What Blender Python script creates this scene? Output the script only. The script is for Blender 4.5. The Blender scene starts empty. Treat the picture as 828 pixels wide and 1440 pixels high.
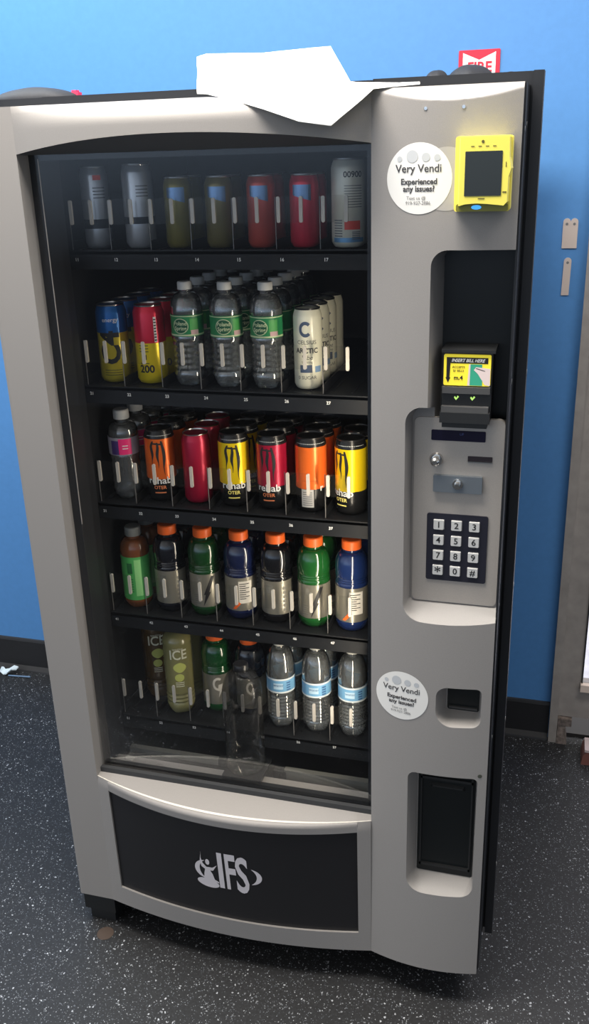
import bpy, bmesh, math, random
from mathutils import Vector, Matrix
random.seed(4)
sc = bpy.context.scene
C = sc.collection
PI = math.pi

# ------------------------------------------------------------------ camera
cam_d = bpy.data.cameras.new('camera'); cam = bpy.data.objects.new('camera', cam_d); C.objects.link(cam)
cam_d.sensor_fit = 'VERTICAL'; cam_d.sensor_height = 36.0
cam_d.lens = 1304.9 / 1440 * 36.0
cam_d.clip_start = 0.02
R_ = Vector((0.96208, 0.27112, -0.03008)); U_ = Vector((-0.07158, 0.35732, 0.93123)); F_ = Vector((-0.26322, 0.89376, -0.36318))
M = Matrix((R_, U_, -F_)).transposed().to_4x4()
M.translation = Vector((1.0250, -1.5356, 1.7460))
cam.matrix_world = M
sc.camera = cam

# ------------------------------------------------------------------ world and lights
w = bpy.data.worlds.new('world'); sc.world = w; w.use_nodes = True
wn = w.node_tree; wn.nodes.clear()
wo = wn.nodes.new('ShaderNodeOutputWorld'); wb = wn.nodes.new('ShaderNodeBackground')
wtc = wn.nodes.new('ShaderNodeTexCoord'); wsp = wn.nodes.new('ShaderNodeSeparateXYZ'); wr = wn.nodes.new('ShaderNodeValToRGB')
wn.links.new(wtc.outputs['Generated'], wsp.inputs[0])
wr.color_ramp.elements[0].position = 0.45; wr.color_ramp.elements[0].color = (0.10, 0.11, 0.13, 1)
wr.color_ramp.elements[1].position = 0.51; wr.color_ramp.elements[1].color = (0.85, 1.08, 1.40, 1)
e_ = wr.color_ramp.elements.new(0.62); e_.color = (0.72, 0.71, 0.70, 1)
e_ = wr.color_ramp.elements.new(0.80); e_.color = (0.50, 0.49, 0.47, 1)
wmz = wn.nodes.new('ShaderNodeMapRange'); wmz.inputs[1].default_value = -1; wmz.inputs[2].default_value = 1
wn.links.new(wsp.outputs['Z'], wmz.inputs[0]); wn.links.new(wmz.outputs[0], wr.inputs[0])
wmx = wn.nodes.new('ShaderNodeMapRange'); wmx.inputs[1].default_value = -0.9; wmx.inputs[2].default_value = 0.5; wmx.inputs[3].default_value = 1.9; wmx.inputs[4].default_value = 0.65
wn.links.new(wsp.outputs['X'], wmx.inputs[0])
wn.links.new(wr.outputs[0], wb.inputs[0]); wn.links.new(wmx.outputs[0], wb.inputs[1])
wn.links.new(wb.outputs[0], wo.inputs[0])

def area(name, loc, target, sx, sy, power, col):
    d = bpy.data.lights.new(name, 'AREA'); d.shape = 'RECTANGLE'; d.size = sx; d.size_y = sy; d.energy = power; d.color = col
    o = bpy.data.objects.new(name, d); C.objects.link(o); o.location = loc
    o.rotation_euler = (Vector(target) - Vector(loc)).to_track_quat('-Z', 'Y').to_euler()
    return o
area('ceiling_or_fill_light', (0.30, -0.42, 2.95), (0.30, -0.40, 0), 1.2, 0.6, 82, (1.0, 0.94, 0.86))
area('ceiling_or_fill_light', (-0.9, 0.35, 3.0), (-0.9, 0.6, 0), 1.4, 0.5, 45, (0.85, 0.94, 1.0))
area('ceiling_or_fill_light', (1.9, -0.1, 2.95), (1.9, 0.1, 0), 1.0, 0.5, 26, (1.0, 0.94, 0.88))  # added fill with no known lamp, brightens the door and right wall
area('doorway_daylight', (1.6, 2.2, 2.6), (1.6, 2.2, 0), 1.5, 1.5, 70, (1.0, 0.98, 1.0))
area('cabinet_light', (0.690, 0.055, 1.17), (0.30, 0.13, 1.19), 0.022, 1.20, 3.4, (1.0, 0.86, 0.66))

sc.view_settings.view_transform = 'Standard'; sc.view_settings.look = 'None'
sc.view_settings.gamma = 1.0; sc.view_settings.use_curve_mapping = False
sc.view_settings.exposure = 0.0
sc.cycles.transparent_max_bounces = 32

# ------------------------------------------------------------------ materials
MATS = {}
def srgb(r, g, b):
    f = lambda c: (c / 255 / 12.92) if c / 255 <= 0.04045 else ((c / 255 + 0.055) / 1.055) ** 2.4
    return (f(r), f(g), f(b), 1)
def mat(name, col, rough=0.5, metal=0.0, spec=0.5, emit=None, es=1.0, coat=0.0):
    if name in MATS: return MATS[name]
    m = bpy.data.materials.new(name); m.use_nodes = True
    b = m.node_tree.nodes['Principled BSDF']
    b.inputs['Base Color'].default_value = col; b.inputs['Roughness'].default_value = rough
    b.inputs['Metallic'].default_value = metal; b.inputs['Specular IOR Level'].default_value = spec
    b.inputs['Coat Weight'].default_value = coat
    if emit: b.inputs['Emission Color'].default_value = emit; b.inputs['Emission Strength'].default_value = es
    MATS[name] = m
    return m
def noisy(m, scale, amt, bump=0.0, detail=4):
    nt = m.node_tree; b = nt.nodes['Principled BSDF']
    tc = nt.nodes.new('ShaderNodeTexCoord'); n = nt.nodes.new('ShaderNodeTexNoise')
    n.inputs['Scale'].default_value = scale; n.inputs['Detail'].default_value = detail
    nt.links.new(tc.outputs['Object'], n.inputs['Vector'])
    col = list(b.inputs['Base Color'].default_value)
    r = nt.nodes.new('ShaderNodeValToRGB')
    r.color_ramp.elements[0].position = 0.3; r.color_ramp.elements[1].position = 0.7
    r.color_ramp.elements[0].color = [c * (1 - amt) for c in col[:3]] + [1]
    r.color_ramp.elements[1].color = [min(1, c * (1 + amt)) for c in col[:3]] + [1]
    nt.links.new(n.outputs['Fac'], r.inputs[0]); nt.links.new(r.outputs[0], b.inputs['Base Color'])
    if bump:
        bp = nt.nodes.new('ShaderNodeBump'); bp.inputs['Strength'].default_value = bump; bp.inputs['Distance'].default_value = 0.001
        nt.links.new(n.outputs['Fac'], bp.inputs['Height']); nt.links.new(bp.outputs[0], b.inputs['Normal'])
    return m
def clear(name, tint, gloss=1.0, haze=0.0, hazecol=(0.8, 0.8, 0.8, 1), ior=1.45, rough=0.03):
    if name in MATS: return MATS[name]
    m = bpy.data.materials.new(name); m.use_nodes = True; nt = m.node_tree; nt.nodes.clear()
    out = nt.nodes.new('ShaderNodeOutputMaterial'); tr = nt.nodes.new('ShaderNodeBsdfTransparent'); gl = nt.nodes.new('ShaderNodeBsdfGlossy')
    tr.inputs[0].default_value = tint; gl.inputs['Roughness'].default_value = rough
    fr = nt.nodes.new('ShaderNodeFresnel'); fr.inputs[0].default_value = ior
    mul = nt.nodes.new('ShaderNodeMath'); mul.operation = 'MULTIPLY'; mul.use_clamp = True; mul.inputs[1].default_value = gloss
    nt.links.new(fr.outputs[0], mul.inputs[0])
    base = tr.outputs[0]
    if haze:
        df = nt.nodes.new('ShaderNodeBsdfDiffuse'); df.inputs[0].default_value = hazecol
        mh = nt.nodes.new('ShaderNodeMixShader'); mh.inputs[0].default_value = haze
        nt.links.new(tr.outputs[0], mh.inputs[1]); nt.links.new(df.outputs[0], mh.inputs[2]); base = mh.outputs[0]
    mx = nt.nodes.new('ShaderNodeMixShader')
    nt.links.new(mul.outputs[0], mx.inputs[0]); nt.links.new(base, mx.inputs[1]); nt.links.new(gl.outputs[0], mx.inputs[2])
    nt.links.new(mx.outputs[0], out.inputs[0])
    MATS[name] = m
    return m

silver = noisy(mat('silver_paint', (0.282, 0.268, 0.257, 1), 0.52, 0.0, 0.35), 900, 0.05, 0.15)
plate_m = noisy(mat('brushed_plate', (0.42, 0.385, 0.35, 1), 0.45, 0.3), 500, 0.04)
black = mat('black_metal', (0.010, 0.011, 0.014, 1), 0.45)
blackg = mat('black_gloss', (0.007, 0.009, 0.010, 1), 0.35, 0.0, 0.35)
blackp = noisy(mat('black_plastic', (0.012, 0.013, 0.014, 1), 0.5), 400, 0.15)
insert_m = noisy(mat('kick_panel_vinyl', (0.012, 0.012, 0.014, 1), 0.42), 700, 0.15, 0.1)
liner = mat('cabinet_liner', (0.006, 0.007, 0.009, 1), 0.5, 0.0, 0.3)
shelfm = mat('shelf_metal', (0.008, 0.009, 0.011, 1), 0.5, 0.0, 0.3)
grey = mat('grey_plastic', (0.07, 0.07, 0.07, 1), 0.45)
darkgrey = mat('dark_grey_frame', (0.014, 0.016, 0.020, 1), 0.45)
white = mat('white_print', (0.80, 0.80, 0.78, 1), 0.5)
paper = mat('white_paper', (0.92, 0.92, 0.90, 1), 0.7)
stick_m = mat('sticker_white', (0.78, 0.77, 0.74, 1), 0.45)
chrome = mat('chrome', (0.65, 0.64, 0.62, 1), 0.18, 1.0)
steel = mat('steel', (0.45, 0.45, 0.44, 1), 0.3, 1.0)
yellow = mat('reader_yellow', srgb(238, 224, 95), 0.4)
olive = mat('reader_olive', srgb(120, 118, 40), 0.45)
ink = mat('black_ink', (0.012, 0.012, 0.013, 1), 0.5)
greyink = mat('grey_ink', (0.16, 0.16, 0.165, 1), 0.6)
lightgreyink = mat('light_grey_ink', (0.50, 0.52, 0.54, 1), 0.6)
glass = clear('window_glass', (0.93, 0.94, 0.95, 1), 0.55, 0.0, ior=1.45, rough=0.0)

# ------------------------------------------------------------------ mesh helpers
class MB:
    def __init__(s): s.v = []; s.f = []; s.m = []; s.s = []
    def add(s, vs, fs, mi=0, smooth=False):
        n = len(s.v); s.v += [tuple(v) for v in vs]
        for f in fs: s.f.append([n + i for i in f]); s.m.append(mi); s.s.append(smooth)
    def box(s, x0, x1, y0, y1, z0, z1, mi=0):
        s.add([(x0,y0,z0),(x1,y0,z0),(x1,y1,z0),(x0,y1,z0),(x0,y0,z1),(x1,y0,z1),(x1,y1,z1),(x0,y1,z1)],
              [(0,3,2,1),(4,5,6,7),(0,1,5,4),(1,2,6,5),(2,3,7,6),(3,0,4,7)], mi)
    def lathe(s, prof, n=32, mi=0, lobes=None, cx=0, cy=0):
        """prof: list of (r, z[, mat]); lobes(r, z, a)->r"""
        vs = []; fs = []; ms = []
        for k, p in enumerate(prof):
            for i in range(n):
                a = 2 * PI * i / n
                r = p[0] if not lobes else lobes(p[0], p[1], a)
                vs.append((cx + r * math.cos(a), cy + r * math.sin(a), p[1]))
        base = len(s.v); s.v += vs
        for k in range(len(prof) - 1):
            m = prof[k][2] if len(prof[k]) > 2 else mi
            for i in range(n):
                j = (i + 1) % n
                s.f.append([base + k*n + i, base + k*n + j, base + (k+1)*n + j, base + (k+1)*n + i]); s.m.append(m); s.s.append(True)
        for k, rev in ((0, True), (len(prof) - 1, False)):
            if prof[k][0] > 1e-4:
                f = [base + k*n + i for i in range(n)]
                if rev: f.reverse()
                s.f.append(f); s.m.append(prof[min(k, len(prof)-1)][2] if len(prof[k]) > 2 else mi); s.s.append(False)
    def cyl(s, c, ax, r, L, n=20, mi=0, r2=None):
        """solid cylinder from c along ax"""
        ax = Vector(ax).normalized(); t = Vector((0,0,1)) if abs(ax.z) < 0.9 else Vector((1,0,0))
        a = ax.cross(t).normalized(); b = ax.cross(a); c = Vector(c); r2 = r if r2 is None else r2
        vs = [c + (a*math.cos(2*PI*i/n) + b*math.sin(2*PI*i/n)) * r for i in range(n)] + [c + ax*L + (a*math.cos(2*PI*i/n) + b*math.sin(2*PI*i/n)) * r2 for i in range(n)]
        s.add(vs, [(i, n+i, n+(i+1)%n, (i+1)%n) for i in range(n)], mi, True)
        s.add(vs, [list(range(n)), list(range(2*n-1, n-1, -1))], mi)
    def prism(s, poly, y0, y1, mi=0, mcap=None, yf=None):
        """poly in (x,z), extruded y0 (front) to y1"""
        n = len(poly); yy = (lambda x, z: y0) if yf is None else yf
        vs = [(x, yy(x, z), z) for x, z in poly] + [(x, y1, z) for x, z in poly]
        s.add(vs, [list(range(n))], mi if mcap is None else mcap)
        s.add(vs, [list(range(2*n-1, n-1, -1))] + [(i, n+i, n+(i+1)%n, (i+1)%n) for i in range(n)], mi)
    def loft(s, A, B, mi=0, smooth=False):
        n = len(A)
        s.add(list(A) + list(B), [(i, n+i, n+(i+1)%n, (i+1)%n) for i in range(n)] , mi, smooth)
        s.add(list(A) + list(B), [list(range(n)), list(range(2*n-1, n-1, -1))], mi)
    def grid(s, pts, nu, nv, mi=0, smooth=True, flip=False):
        fs = []
        for i in range(nu - 1):
            for j in range(nv - 1):
                f = (i*nv+j, (i+1)*nv+j, (i+1)*nv+j+1, i*nv+j+1)
                fs.append(f[::-1] if flip else f)
        s.add(pts, fs, mi, smooth)
    def slab(s, x0, x1, z0, z1, yf, yb, nx=24, nz=8, mi=0):
        """front surface y=yf(x,z) between z0(x)..z1(x), flat back at yb"""
        c = lambda q, x: q(x) if callable(q) else q
        fr = []; bk = []
        for i in range(nx + 1):
            x = x0 + (x1 - x0) * i / nx
            for j in range(nz + 1):
                z = c(z0, x) + (c(z1, x) - c(z0, x)) * j / nz
                fr.append((x, yf(x, z), z)); bk.append((x, yb, z))
        s.grid(fr, nx+1, nz+1, mi, True); s.grid(bk, nx+1, nz+1, mi, False, True)
        W = nz + 1
        def strip(idx):
            vs = [fr[k] for k in idx] + [bk[k] for k in idx]; n = len(idx)
            s.add(vs, [(k, k+1, n+k+1, n+k) for k in range(n-1)], mi)
        strip([i*W for i in range(nx+1)][::-1]); strip([i*W + nz for i in range(nx+1)])
        strip(list(range(W))); strip([nx*W + j for j in range(W)][::-1])
    def build(s, name, mats, parent=None, label=None, flip_fix=True, matrix=None):
        me = bpy.data.meshes.new(name)
        me.from_pydata([tuple(v) for v in s.v], [], s.f)
        for m in (mats if isinstance(mats, (list, tuple)) else [mats]): me.materials.append(m)
        me.polygons.foreach_set('material_index', s.m); me.polygons.foreach_set('use_smooth', s.s)
        if flip_fix:
            bm = bmesh.new(); bm.from_mesh(me); bmesh.ops.remove_doubles(bm, verts=bm.verts, dist=1e-6)
            bmesh.ops.recalc_face_normals(bm, faces=bm.faces); bm.to_mesh(me); bm.free()
        if any(s.s): me.set_sharp_from_angle(angle=math.radians(38))
        me.update()
        o = bpy.data.objects.new(name, me); C.objects.link(o)
        if parent:
            o.parent = parent
            if parent.type == 'EMPTY': o.matrix_parent_inverse = Matrix.Translation(-Vector(parent.location))
            else: o.matrix_parent_inverse = Matrix.Identity(4)
        if label: o['label'] = label
        return o

def rrect(x0, x1, z0, z1, r, n=6, rs=None):
    rs = rs or (r, r, r, r)      # bl, br, tr, tl
    P = []
    for (cx, cz, a0, rr) in ((x0, z0, PI, rs[0]), (x1, z0, 1.5*PI, rs[1]), (x1, z1, 0, rs[2]), (x0, z1, 0.5*PI, rs[3])):
        sx = 1 if cx == x0 else -1; sz = 1 if cz == z0 else -1
        rr = max(rr, 1e-5)
        for k in range(n + 1):
            a = a0 + 0.5*PI*k/n
            P.append((cx + sx*rr + rr*math.cos(a), cz + sz*rr + rr*math.sin(a)))
    return P
def disc(cx, cz, r, n=40): return [(cx + r*math.cos(2*PI*i/n), cz + r*math.sin(2*PI*i/n)) for i in range(n)]

_TC = {}
def text2d(body, size, bold=0.0, align='CENTER', shear=0.0):
    key = (body, size, bold, align, shear)
    if key in _TC: return _TC[key]
    cu = bpy.data.curves.new('t', 'FONT'); cu.body = body; cu.size = size; cu.offset = bold * size; cu.align_x = align; cu.align_y = 'CENTER'; cu.shear = shear
    cu.resolution_u = 3
    o = bpy.data.objects.new('t', cu); C.objects.link(o)
    dg = bpy.context.evaluated_depsgraph_get(); dg.update()
    me = bpy.data.meshes.new_from_object(o.evaluated_get(dg))
    vs = [(v.co.x, v.co.y) for v in me.vertices]; fs = [list(p.vertices) for p in me.polygons]
    bpy.data.objects.remove(o); bpy.data.curves.remove(cu); bpy.data.meshes.remove(me)
    _TC[key] = (vs, fs)
    return vs, fs
def put_text(mb, body, cx, cz, size, yf, mi=0, bold=0.0, sx=1.0, align='CENTER', shear=0.0, rot=0.0):
    vs, fs = text2d(body, size, bold, align, shear)
    c, s = math.cos(rot), math.sin(rot)
    out = []
    for u, v in vs:
        u *= sx; x = cx + u*c - v*s; z = cz + u*s + v*c
        out.append((x, yf(x, z) if callable(yf) else yf, z))
    mb.add(out, fs, mi)
def put_poly(mb, poly, yf, mi=0):
    mb.add([(x, yf(x, z) if callable(yf) else yf, z) for x, z in poly], [list(range(len(poly)))], mi)
def put_disc(mb, cx, cz, r, yf, mi=0, n=40, rz=None):
    rz = rz or r
    vs = [(cx, yf(cx, cz), cz)]; fs = []
    K = 4
    for k in range(1, K+1):
        for i in range(n):
            x = cx + r*k/K*math.cos(2*PI*i/n); z = cz + rz*k/K*math.sin(2*PI*i/n); vs.append((x, yf(x, z), z))
    for i in range(n): fs.append((0, 1+i, 1+(i+1) % n))
    for k in range(K-1):
        for i in range(n):
            j = (i+1) % n; fs.append((1+k*n+i, 1+(k+1)*n+i, 1+(k+1)*n+j, 1+k*n+j))
    mb.add(vs, fs, mi, True)
def empty(name, loc, label=None, cat=None, group=None):
    o = bpy.data.objects.new(name, None); o.empty_display_size = 0.05; C.objects.link(o); o.location = loc
    if label: o['label'] = label
    if cat: o['category'] = cat
    if group: o['group'] = group
    return o
def tag(o, label=None, cat=None, group=None, kind=None):
    if label: o['label'] = label
    if cat: o['category'] = cat
    if group: o['group'] = group
    if kind: o['kind'] = kind
    return o

# ------------------------------------------------------------------ the room
WY = 1.04
fm = bpy.data.materials.new('rubber_floor'); fm.use_nodes = True; nt = fm.node_tree; b = nt.nodes['Principled BSDF']
tc = nt.nodes.new('ShaderNodeTexCoord')
def speck(scale, size, dens, rnd=1.0):
    mp = nt.nodes.new('ShaderNodeTexNoise'); mp.inputs['Scale'].default_value = scale*1.3; mp.inputs['Detail'].default_value = 1
    nt.links.new(tc.outputs['Object'], mp.inputs['Vector'])
    va = nt.nodes.new('ShaderNodeVectorMath'); va.operation = 'SCALE'; va.inputs['Scale'].default_value = 0.9/scale
    nt.links.new(mp.outputs['Color'], va.inputs[0])
    ad = nt.nodes.new('ShaderNodeVectorMath'); ad.operation = 'ADD'
    nt.links.new(tc.outputs['Object'], ad.inputs[0]); nt.links.new(va.outputs[0], ad.inputs[1])
    vo = nt.nodes.new('ShaderNodeTexVoronoi'); vo.inputs['Scale'].default_value = scale; vo.inputs['Randomness'].default_value = rnd
    nt.links.new(ad.outputs[0], vo.inputs['Vector'])
    lt = nt.nodes.new('ShaderNodeMath'); lt.operation = 'LESS_THAN'; lt.inputs[1].default_value = size
    nt.links.new(vo.outputs['Distance'], lt.inputs[0])
    sp = nt.nodes.new('ShaderNodeSeparateColor'); nt.links.new(vo.outputs['Color'], sp.inputs[0])
    l2 = nt.nodes.new('ShaderNodeMath'); l2.operation = 'LESS_THAN'; l2.inputs[1].default_value = dens
    nt.links.new(sp.outputs[0], l2.inputs[0])
    mu = nt.nodes.new('ShaderNodeMath'); mu.operation = 'MULTIPLY'; nt.links.new(lt.outputs[0], mu.inputs[0]); nt.links.new(l2.outputs[0], mu.inputs[1])
    m2 = nt.nodes.new('ShaderNodeMath'); m2.operation = 'MULTIPLY'; nt.links.new(mu.outputs[0], m2.inputs[0]); nt.links.new(sp.outputs[1], m2.inputs[1])
    return m2.outputs[0]
nz = nt.nodes.new('ShaderNodeTexNoise'); nz.inputs['Scale'].default_value = 160; nz.inputs['Detail'].default_value = 5
nt.links.new(tc.outputs['Object'], nz.inputs['Vector'])
rr = nt.nodes.new('ShaderNodeValToRGB'); rr.color_ramp.elements[0].position = 0.35; rr.color_ramp.elements[1].position = 0.75
rr.color_ramp.elements[0].color = (0.006, 0.0065, 0.0075, 1); rr.color_ramp.elements[1].color = (0.017, 0.018, 0.021, 1)
nt.links.new(nz.outputs['Fac'], rr.inputs[0])
prev = rr.outputs[0]
for (scl, sz, dn, colr) in ((150, 0.33, 0.10, (0.50, 0.52, 0.56, 1)), (260, 0.34, 0.14, (0.40, 0.42, 0.45, 1)), (420, 0.4, 0.12, (0.22, 0.24, 0.28, 1))):
    mx = nt.nodes.new('ShaderNodeMixRGB'); nt.links.new(speck(scl, sz, dn), mx.inputs[0]); nt.links.new(prev, mx.inputs[1]); mx.inputs[2].default_value = colr; prev = mx.outputs[0]
nt.links.new(prev, b.inputs['Base Color']); b.inputs['Roughness'].default_value = 0.6
bp = nt.nodes.new('ShaderNodeBump'); bp.inputs['Strength'].default_value = 0.3; bp.inputs['Distance'].default_value = 0.001
nt.links.new(nz.outputs['Fac'], bp.inputs['Height']); nt.links.new(bp.outputs[0], b.inputs['Normal'])

m = MB(); m.box(-4, 3.5, -4.5, WY + 0.15, -0.05, 0); tag(m.build('floor', fm), 'black rubber floor with white flecks', kind='structure')
wallm = noisy(mat('blue_wall_paint', (0.075, 0.235, 0.53, 1), 0.55), 60, 0.03, 0.1)
m = MB(); m.box(-4, 1.078, WY, WY + 0.15, 0, 3.4); tag(m.build('wall_back', wallm), 'bright blue painted wall', kind='structure')
m = MB(); m.box(1.98, 3.5, WY, WY + 0.15, 0, 3.4); tag(m.build('wall_right', wallm), kind='structure')
basem = noisy(mat('black_rubber_base', (0.014, 0.014, 0.016, 1), 0.5), 80, 0.1)
m = MB()
prof = [(0, 0.13), (-0.006, 0.128), (-0.008, 0.12), (-0.008, 0.02), (-0.018, 0.006), (-0.02, 0.0), (0, 0.0)]
m.loft([(-4, WY + p[0], p[1]) for p in prof], [(1.072, WY + p[0], p[1]) for p in prof]); tag(m.build('baseboard_back', basem), kind='structure')
# door on the right: jamb, stile, rail, glass
frame_m = noisy(mat('door_frame_metal', (0.30, 0.275, 0.255, 1), 0.5, 0.0), 25, 0.12)
m = MB(); m.box(1.074, 1.098, WY - 0.025, WY + 0.15, 0, 2.35); m.box(1.074, 1.98, WY - 0.025, WY + 0.15, 2.25, 2.35)
tag(m.build('trim_1', frame_m), kind='structure')
door = MB()
door.box(1.098, 1.160, WY - 0.005, WY + 0.04, 0.088, 2.24); door.box(1.90, 1.962, WY - 0.005, WY + 0.04, 0.088, 2.24)
door.box(1.160, 1.90, WY - 0.005, WY + 0.04, 0.088, 0.205); door.box(1.160, 1.90, WY - 0.005, WY + 0.04, 2.17, 2.24)
d1 = door.build('door_1', frame_m); tag(d1, 'grey metal framed glass door at the right edge', kind='structure')
m = MB(); m.box(1.162, 1.898, WY + 0.012, WY + 0.018, 0.207, 2.168); m.build('pane', clear('door_glass', (0.95, 0.95, 0.97, 1), 0.5), d1)
m = MB(); m.box(1.156, 1.90, WY - 0.022, WY - 0.006, 0.190, 0.214); m.build('glazing_bead', mat('pale_bead', (0.72, 0.60, 0.52, 1), 0.5), d1)
m = MB(); m.box(1.158, 1.162, WY - 0.010, WY - 0.006, 0.214, 2.16); m.build('gasket', ink, d1)
m = MB(); m.box(1.10, 1.88, WY + 0.02, WY + 0.13, 0.0, 0.012); tag(m.build('trim_2', mat('threshold', (0.02, 0.018, 0.018, 1), 0.6)), kind='structure')
m = MB(); m.loft([(1.098, WY-0.028, 0), (1.130, WY-0.028, 0), (1.130, WY+0.03, 0), (1.098, WY+0.03, 0)], [(1.100, WY-0.02, 0.062), (1.122, WY-0.02, 0.060), (1.122, WY+0.02, 0.060), (1.100, WY+0.02, 0.062)])
m.box(1.099, 1.14, WY-0.022, WY+0.02, 0.062, 0.086)
tag(m.build('door_pivot', noisy(mat('rusty_pivot', (0.16, 0.13, 0.115, 1), 0.7), 90, 0.5)), 'rusty pale pivot block under the glass door beside the frame', 'door hardware')
m = MB(); m.box(1.0, 5, WY + 0.16, 6, -0.06, -0.01); tag(m.build('pavement', noisy(mat('pavement', (0.75, 0.74, 0.76, 1), 0.8), 20, 0.1)), 'bright pavement outside the glass door', kind='structure')

# wall strips and fire sign
stripm = mat('adhesive_strip', (0.56, 0.47, 0.42, 1), 0.55)
m = MB()
def lobes2(x0, x1, z0, z1):
    xm = (x0+x1)/2; r = (x1-x0)/4
    P = [(x0, z0), (x1, z0)]
    for cx in (x1 - r, x0 + r): P += [(cx + r*math.cos(a), z1 - r + r*math.sin(a)) for a in [PI*k/8 for k in range(9)]]
    return P
P = lobes2(1.0085, 1.0455, 1.489, 1.563)
m.prism(P, WY - 0.003, WY, 0)
for cx in (1.0178, 1.0362): m.prism(disc(cx, 1.549, 0.0035, 10), WY - 0.0036, WY - 0.003, 1)
tag(m.build('adhesive_strip', [stripm, greyink]), 'wide pale adhesive strip pair with two rounded tops on blue wall', 'adhesive strip')
m = MB(); P = [(1.0155, 1.370), (1.0345, 1.370)] + [(1.0265 + 0.0095*math.cos(a), 1.456 + 0.0095*math.sin(a)) for a in [PI*k/8 for k in range(9)]]
m.prism(P, WY - 0.003, WY, 0); m.prism(disc(1.0265, 1.453, 0.0035, 10), WY - 0.0036, WY - 0.003, 1)
tag(m.build('adhesive_strip', [stripm, greyink]), 'narrow single pale adhesive strip below the wide one on blue wall', 'adhesive strip')
red = mat('sign_red', srgb(205, 35, 60), 0.4)
fs = MB(); fs.prism(rrect(0.730, 0.831, 1.80, 1.963, 0.003), WY - 0.003, WY, 0)
sgn = fs.build('fire_sign', red); tag(sgn, 'red and white fire sign on the blue wall behind the vending machine', 'sign')
m = MB(); put_poly(m, [(0.7405, 1.815), (0.8205, 1.815), (0.8205, 1.957), (0.7805, 1.940), (0.7405, 1.957)], WY - 0.0036, 0); m.build('white_field', white, sgn)
m = MB(); put_text(m, 'FIRE', 0.7820, 1.9225, 0.033, WY - 0.0042, 0, 0.03, 1.0)
m.build('lettering', red, sgn)
m = MB(); put_poly(m, [(0.765, 1.880), (0.796, 1.880), (0.796, 1.850), (0.806, 1.850), (0.7805, 1.822), (0.755, 1.850), (0.765, 1.850)], WY - 0.0042, 0); m.build('arrow', red, sgn)

# ------------------------------------------------------------------ vending machine
XR = 0.9466; XL = 0.089; XS = 0.717; TOP = 1.83; BOT = 0.09
vm = empty('vending_machine', (0.47, 0.40, 0.0), 'tall silver and black glass front drink vending machine against the blue wall', 'vending machine')
def bR(x):
    t = min(1, max(0, (x - XS) / (XR - XS))); return 0.0065*t + 0.0165*4*t*(1-t)
surfR = lambda x, z: -bR(x)
def q4(x): 
    s = min(1, max(0, (x - XL) / (XS - XL))); return 4*s*(1-s), s
ZL = 0.445
def surfL(x, z):
    a, s = q4(x); t = min(1, max(0, (z - BOT) / (ZL - BOT)))
    bt = 0.060*a + 0.008*s*(1-s)*4 + 0.004*s; bb = 0.036*a
    y = -(bb + (bt - bb)*t)
    r = 0.010
    if z > ZL - r: y += (r - math.sqrt(max(0, r*r - (z - ZL + r)**2))) * (0.25 + 0.75*a)
    return y

# black cabinet shell
m = MB()
for bx in ((0.0, 0.095, 0.125, 0.84, 0.09, 1.845), (0.705, 0.9455, 0.125, 0.84, 0.09, 1.845), (0.095, 0.705, 0.80, 0.84, 0.09, 1.845),
           (0.095, 0.705, 0.125, 0.80, 1.765, 1.845), (0.095, 0.705, 0.125, 0.80, 0.09, 0.40), (0.03, 0.93, 0.16, 0.80, 0.03, 0.09)): m.box(*bx)
for bx in ((-0.01, 0.10, 0.092, 0.125, 0.118, 1.847), (0.955, 0.971, 0.085, 0.125, 0.118, 1.850), (0.70, 0.956, 0.100, 0.125, 0.118, 1.850), (0.10, 0.70, 0.092, 0.125, 1.77, 1.848), (0.10, 0.70, 0.092, 0.125, 0.118, 0.40)): m.box(*bx)
m.build('cabinet', black, vm)
for (x0, x1, y0, y1) in ((0.004, 0.085, 0.012, 0.15), (0.85, 0.925, 0.13, 0.24), (0.004, 0.085, 0.70, 0.80), (0.85, 0.925, 0.70, 0.80)):
    m = MB(); m.box(x0, x1, y0, y1, 0.035, 0.088 if y0 < 0.1 else 0.03 + 0.06); m.box(x0 + 0.008, x1 - 0.008, y0 + 0.01, y1 - 0.01, 0.0, 0.035)
    m.build('leg', blackp, vm)
# interior liner faces
m = MB()
m.box(0.095, 0.0975, 0.126, 0.798, 0.402, 1.763); m.box(0.7015, 0.7045, 0.126, 0.798, 0.402, 1.763); m.box(0.098, 0.701, 0.76, 0.798, 0.402, 1.763)
m.box(0.098, 0.701, 0.126, 0.76, 0.402, 0.410); m.box(0.098, 0.701, 0.126, 0.76, 1.757, 1.763)
m.build('interior_liner', liner, vm)

# silver left column
m = MB()
def yLc(x, z):
    r = 0.008; d = x - 0.0
    return (r - math.sqrt(max(0, r*r - (r - d)**2))) if d < r else 0.0
m.slab(0.0, XL, BOT, TOP, yLc, 0.088, 24, 2)
m.build('side_column', silver, vm)
# header
def zH(x):
    a, s = q4(x); return 1.753 + 0.025*a + 0.003*a*(0.5 - s)
def surfH(x, z):
    a, s = q4(x); k = min(1, max(0, (TOP - z) / 0.035)); k = math.sqrt(1 - (1-k)**2) if k < 1 else 1
    return -0.052*a*k
m = MB()
m.slab(XL, XS, zH, TOP, surfH, 0.088, 40, 12)
o = m.build('header_panel', silver, vm)
# slanted underside of header back to the glass
m = MB(); pts = []
nx = 40
for i in range(nx + 1):
    x = XL + (XS - XL)*i/nx
    for j in range(5):
        t = j/4; pts.append((x, surfH(x, zH(x))*(1-t) + 0.030*t, (zH(x) - 0.0005)*(1-t) + 1.7515*t))
m.grid(pts, nx+1, 5); m.build('header_soffit', mat('soffit_shaded_grey', (0.10, 0.105, 0.115, 1), 0.5), vm, flip_fix=False)  # darker than the silver: the underside's shade is put into the colour
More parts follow.
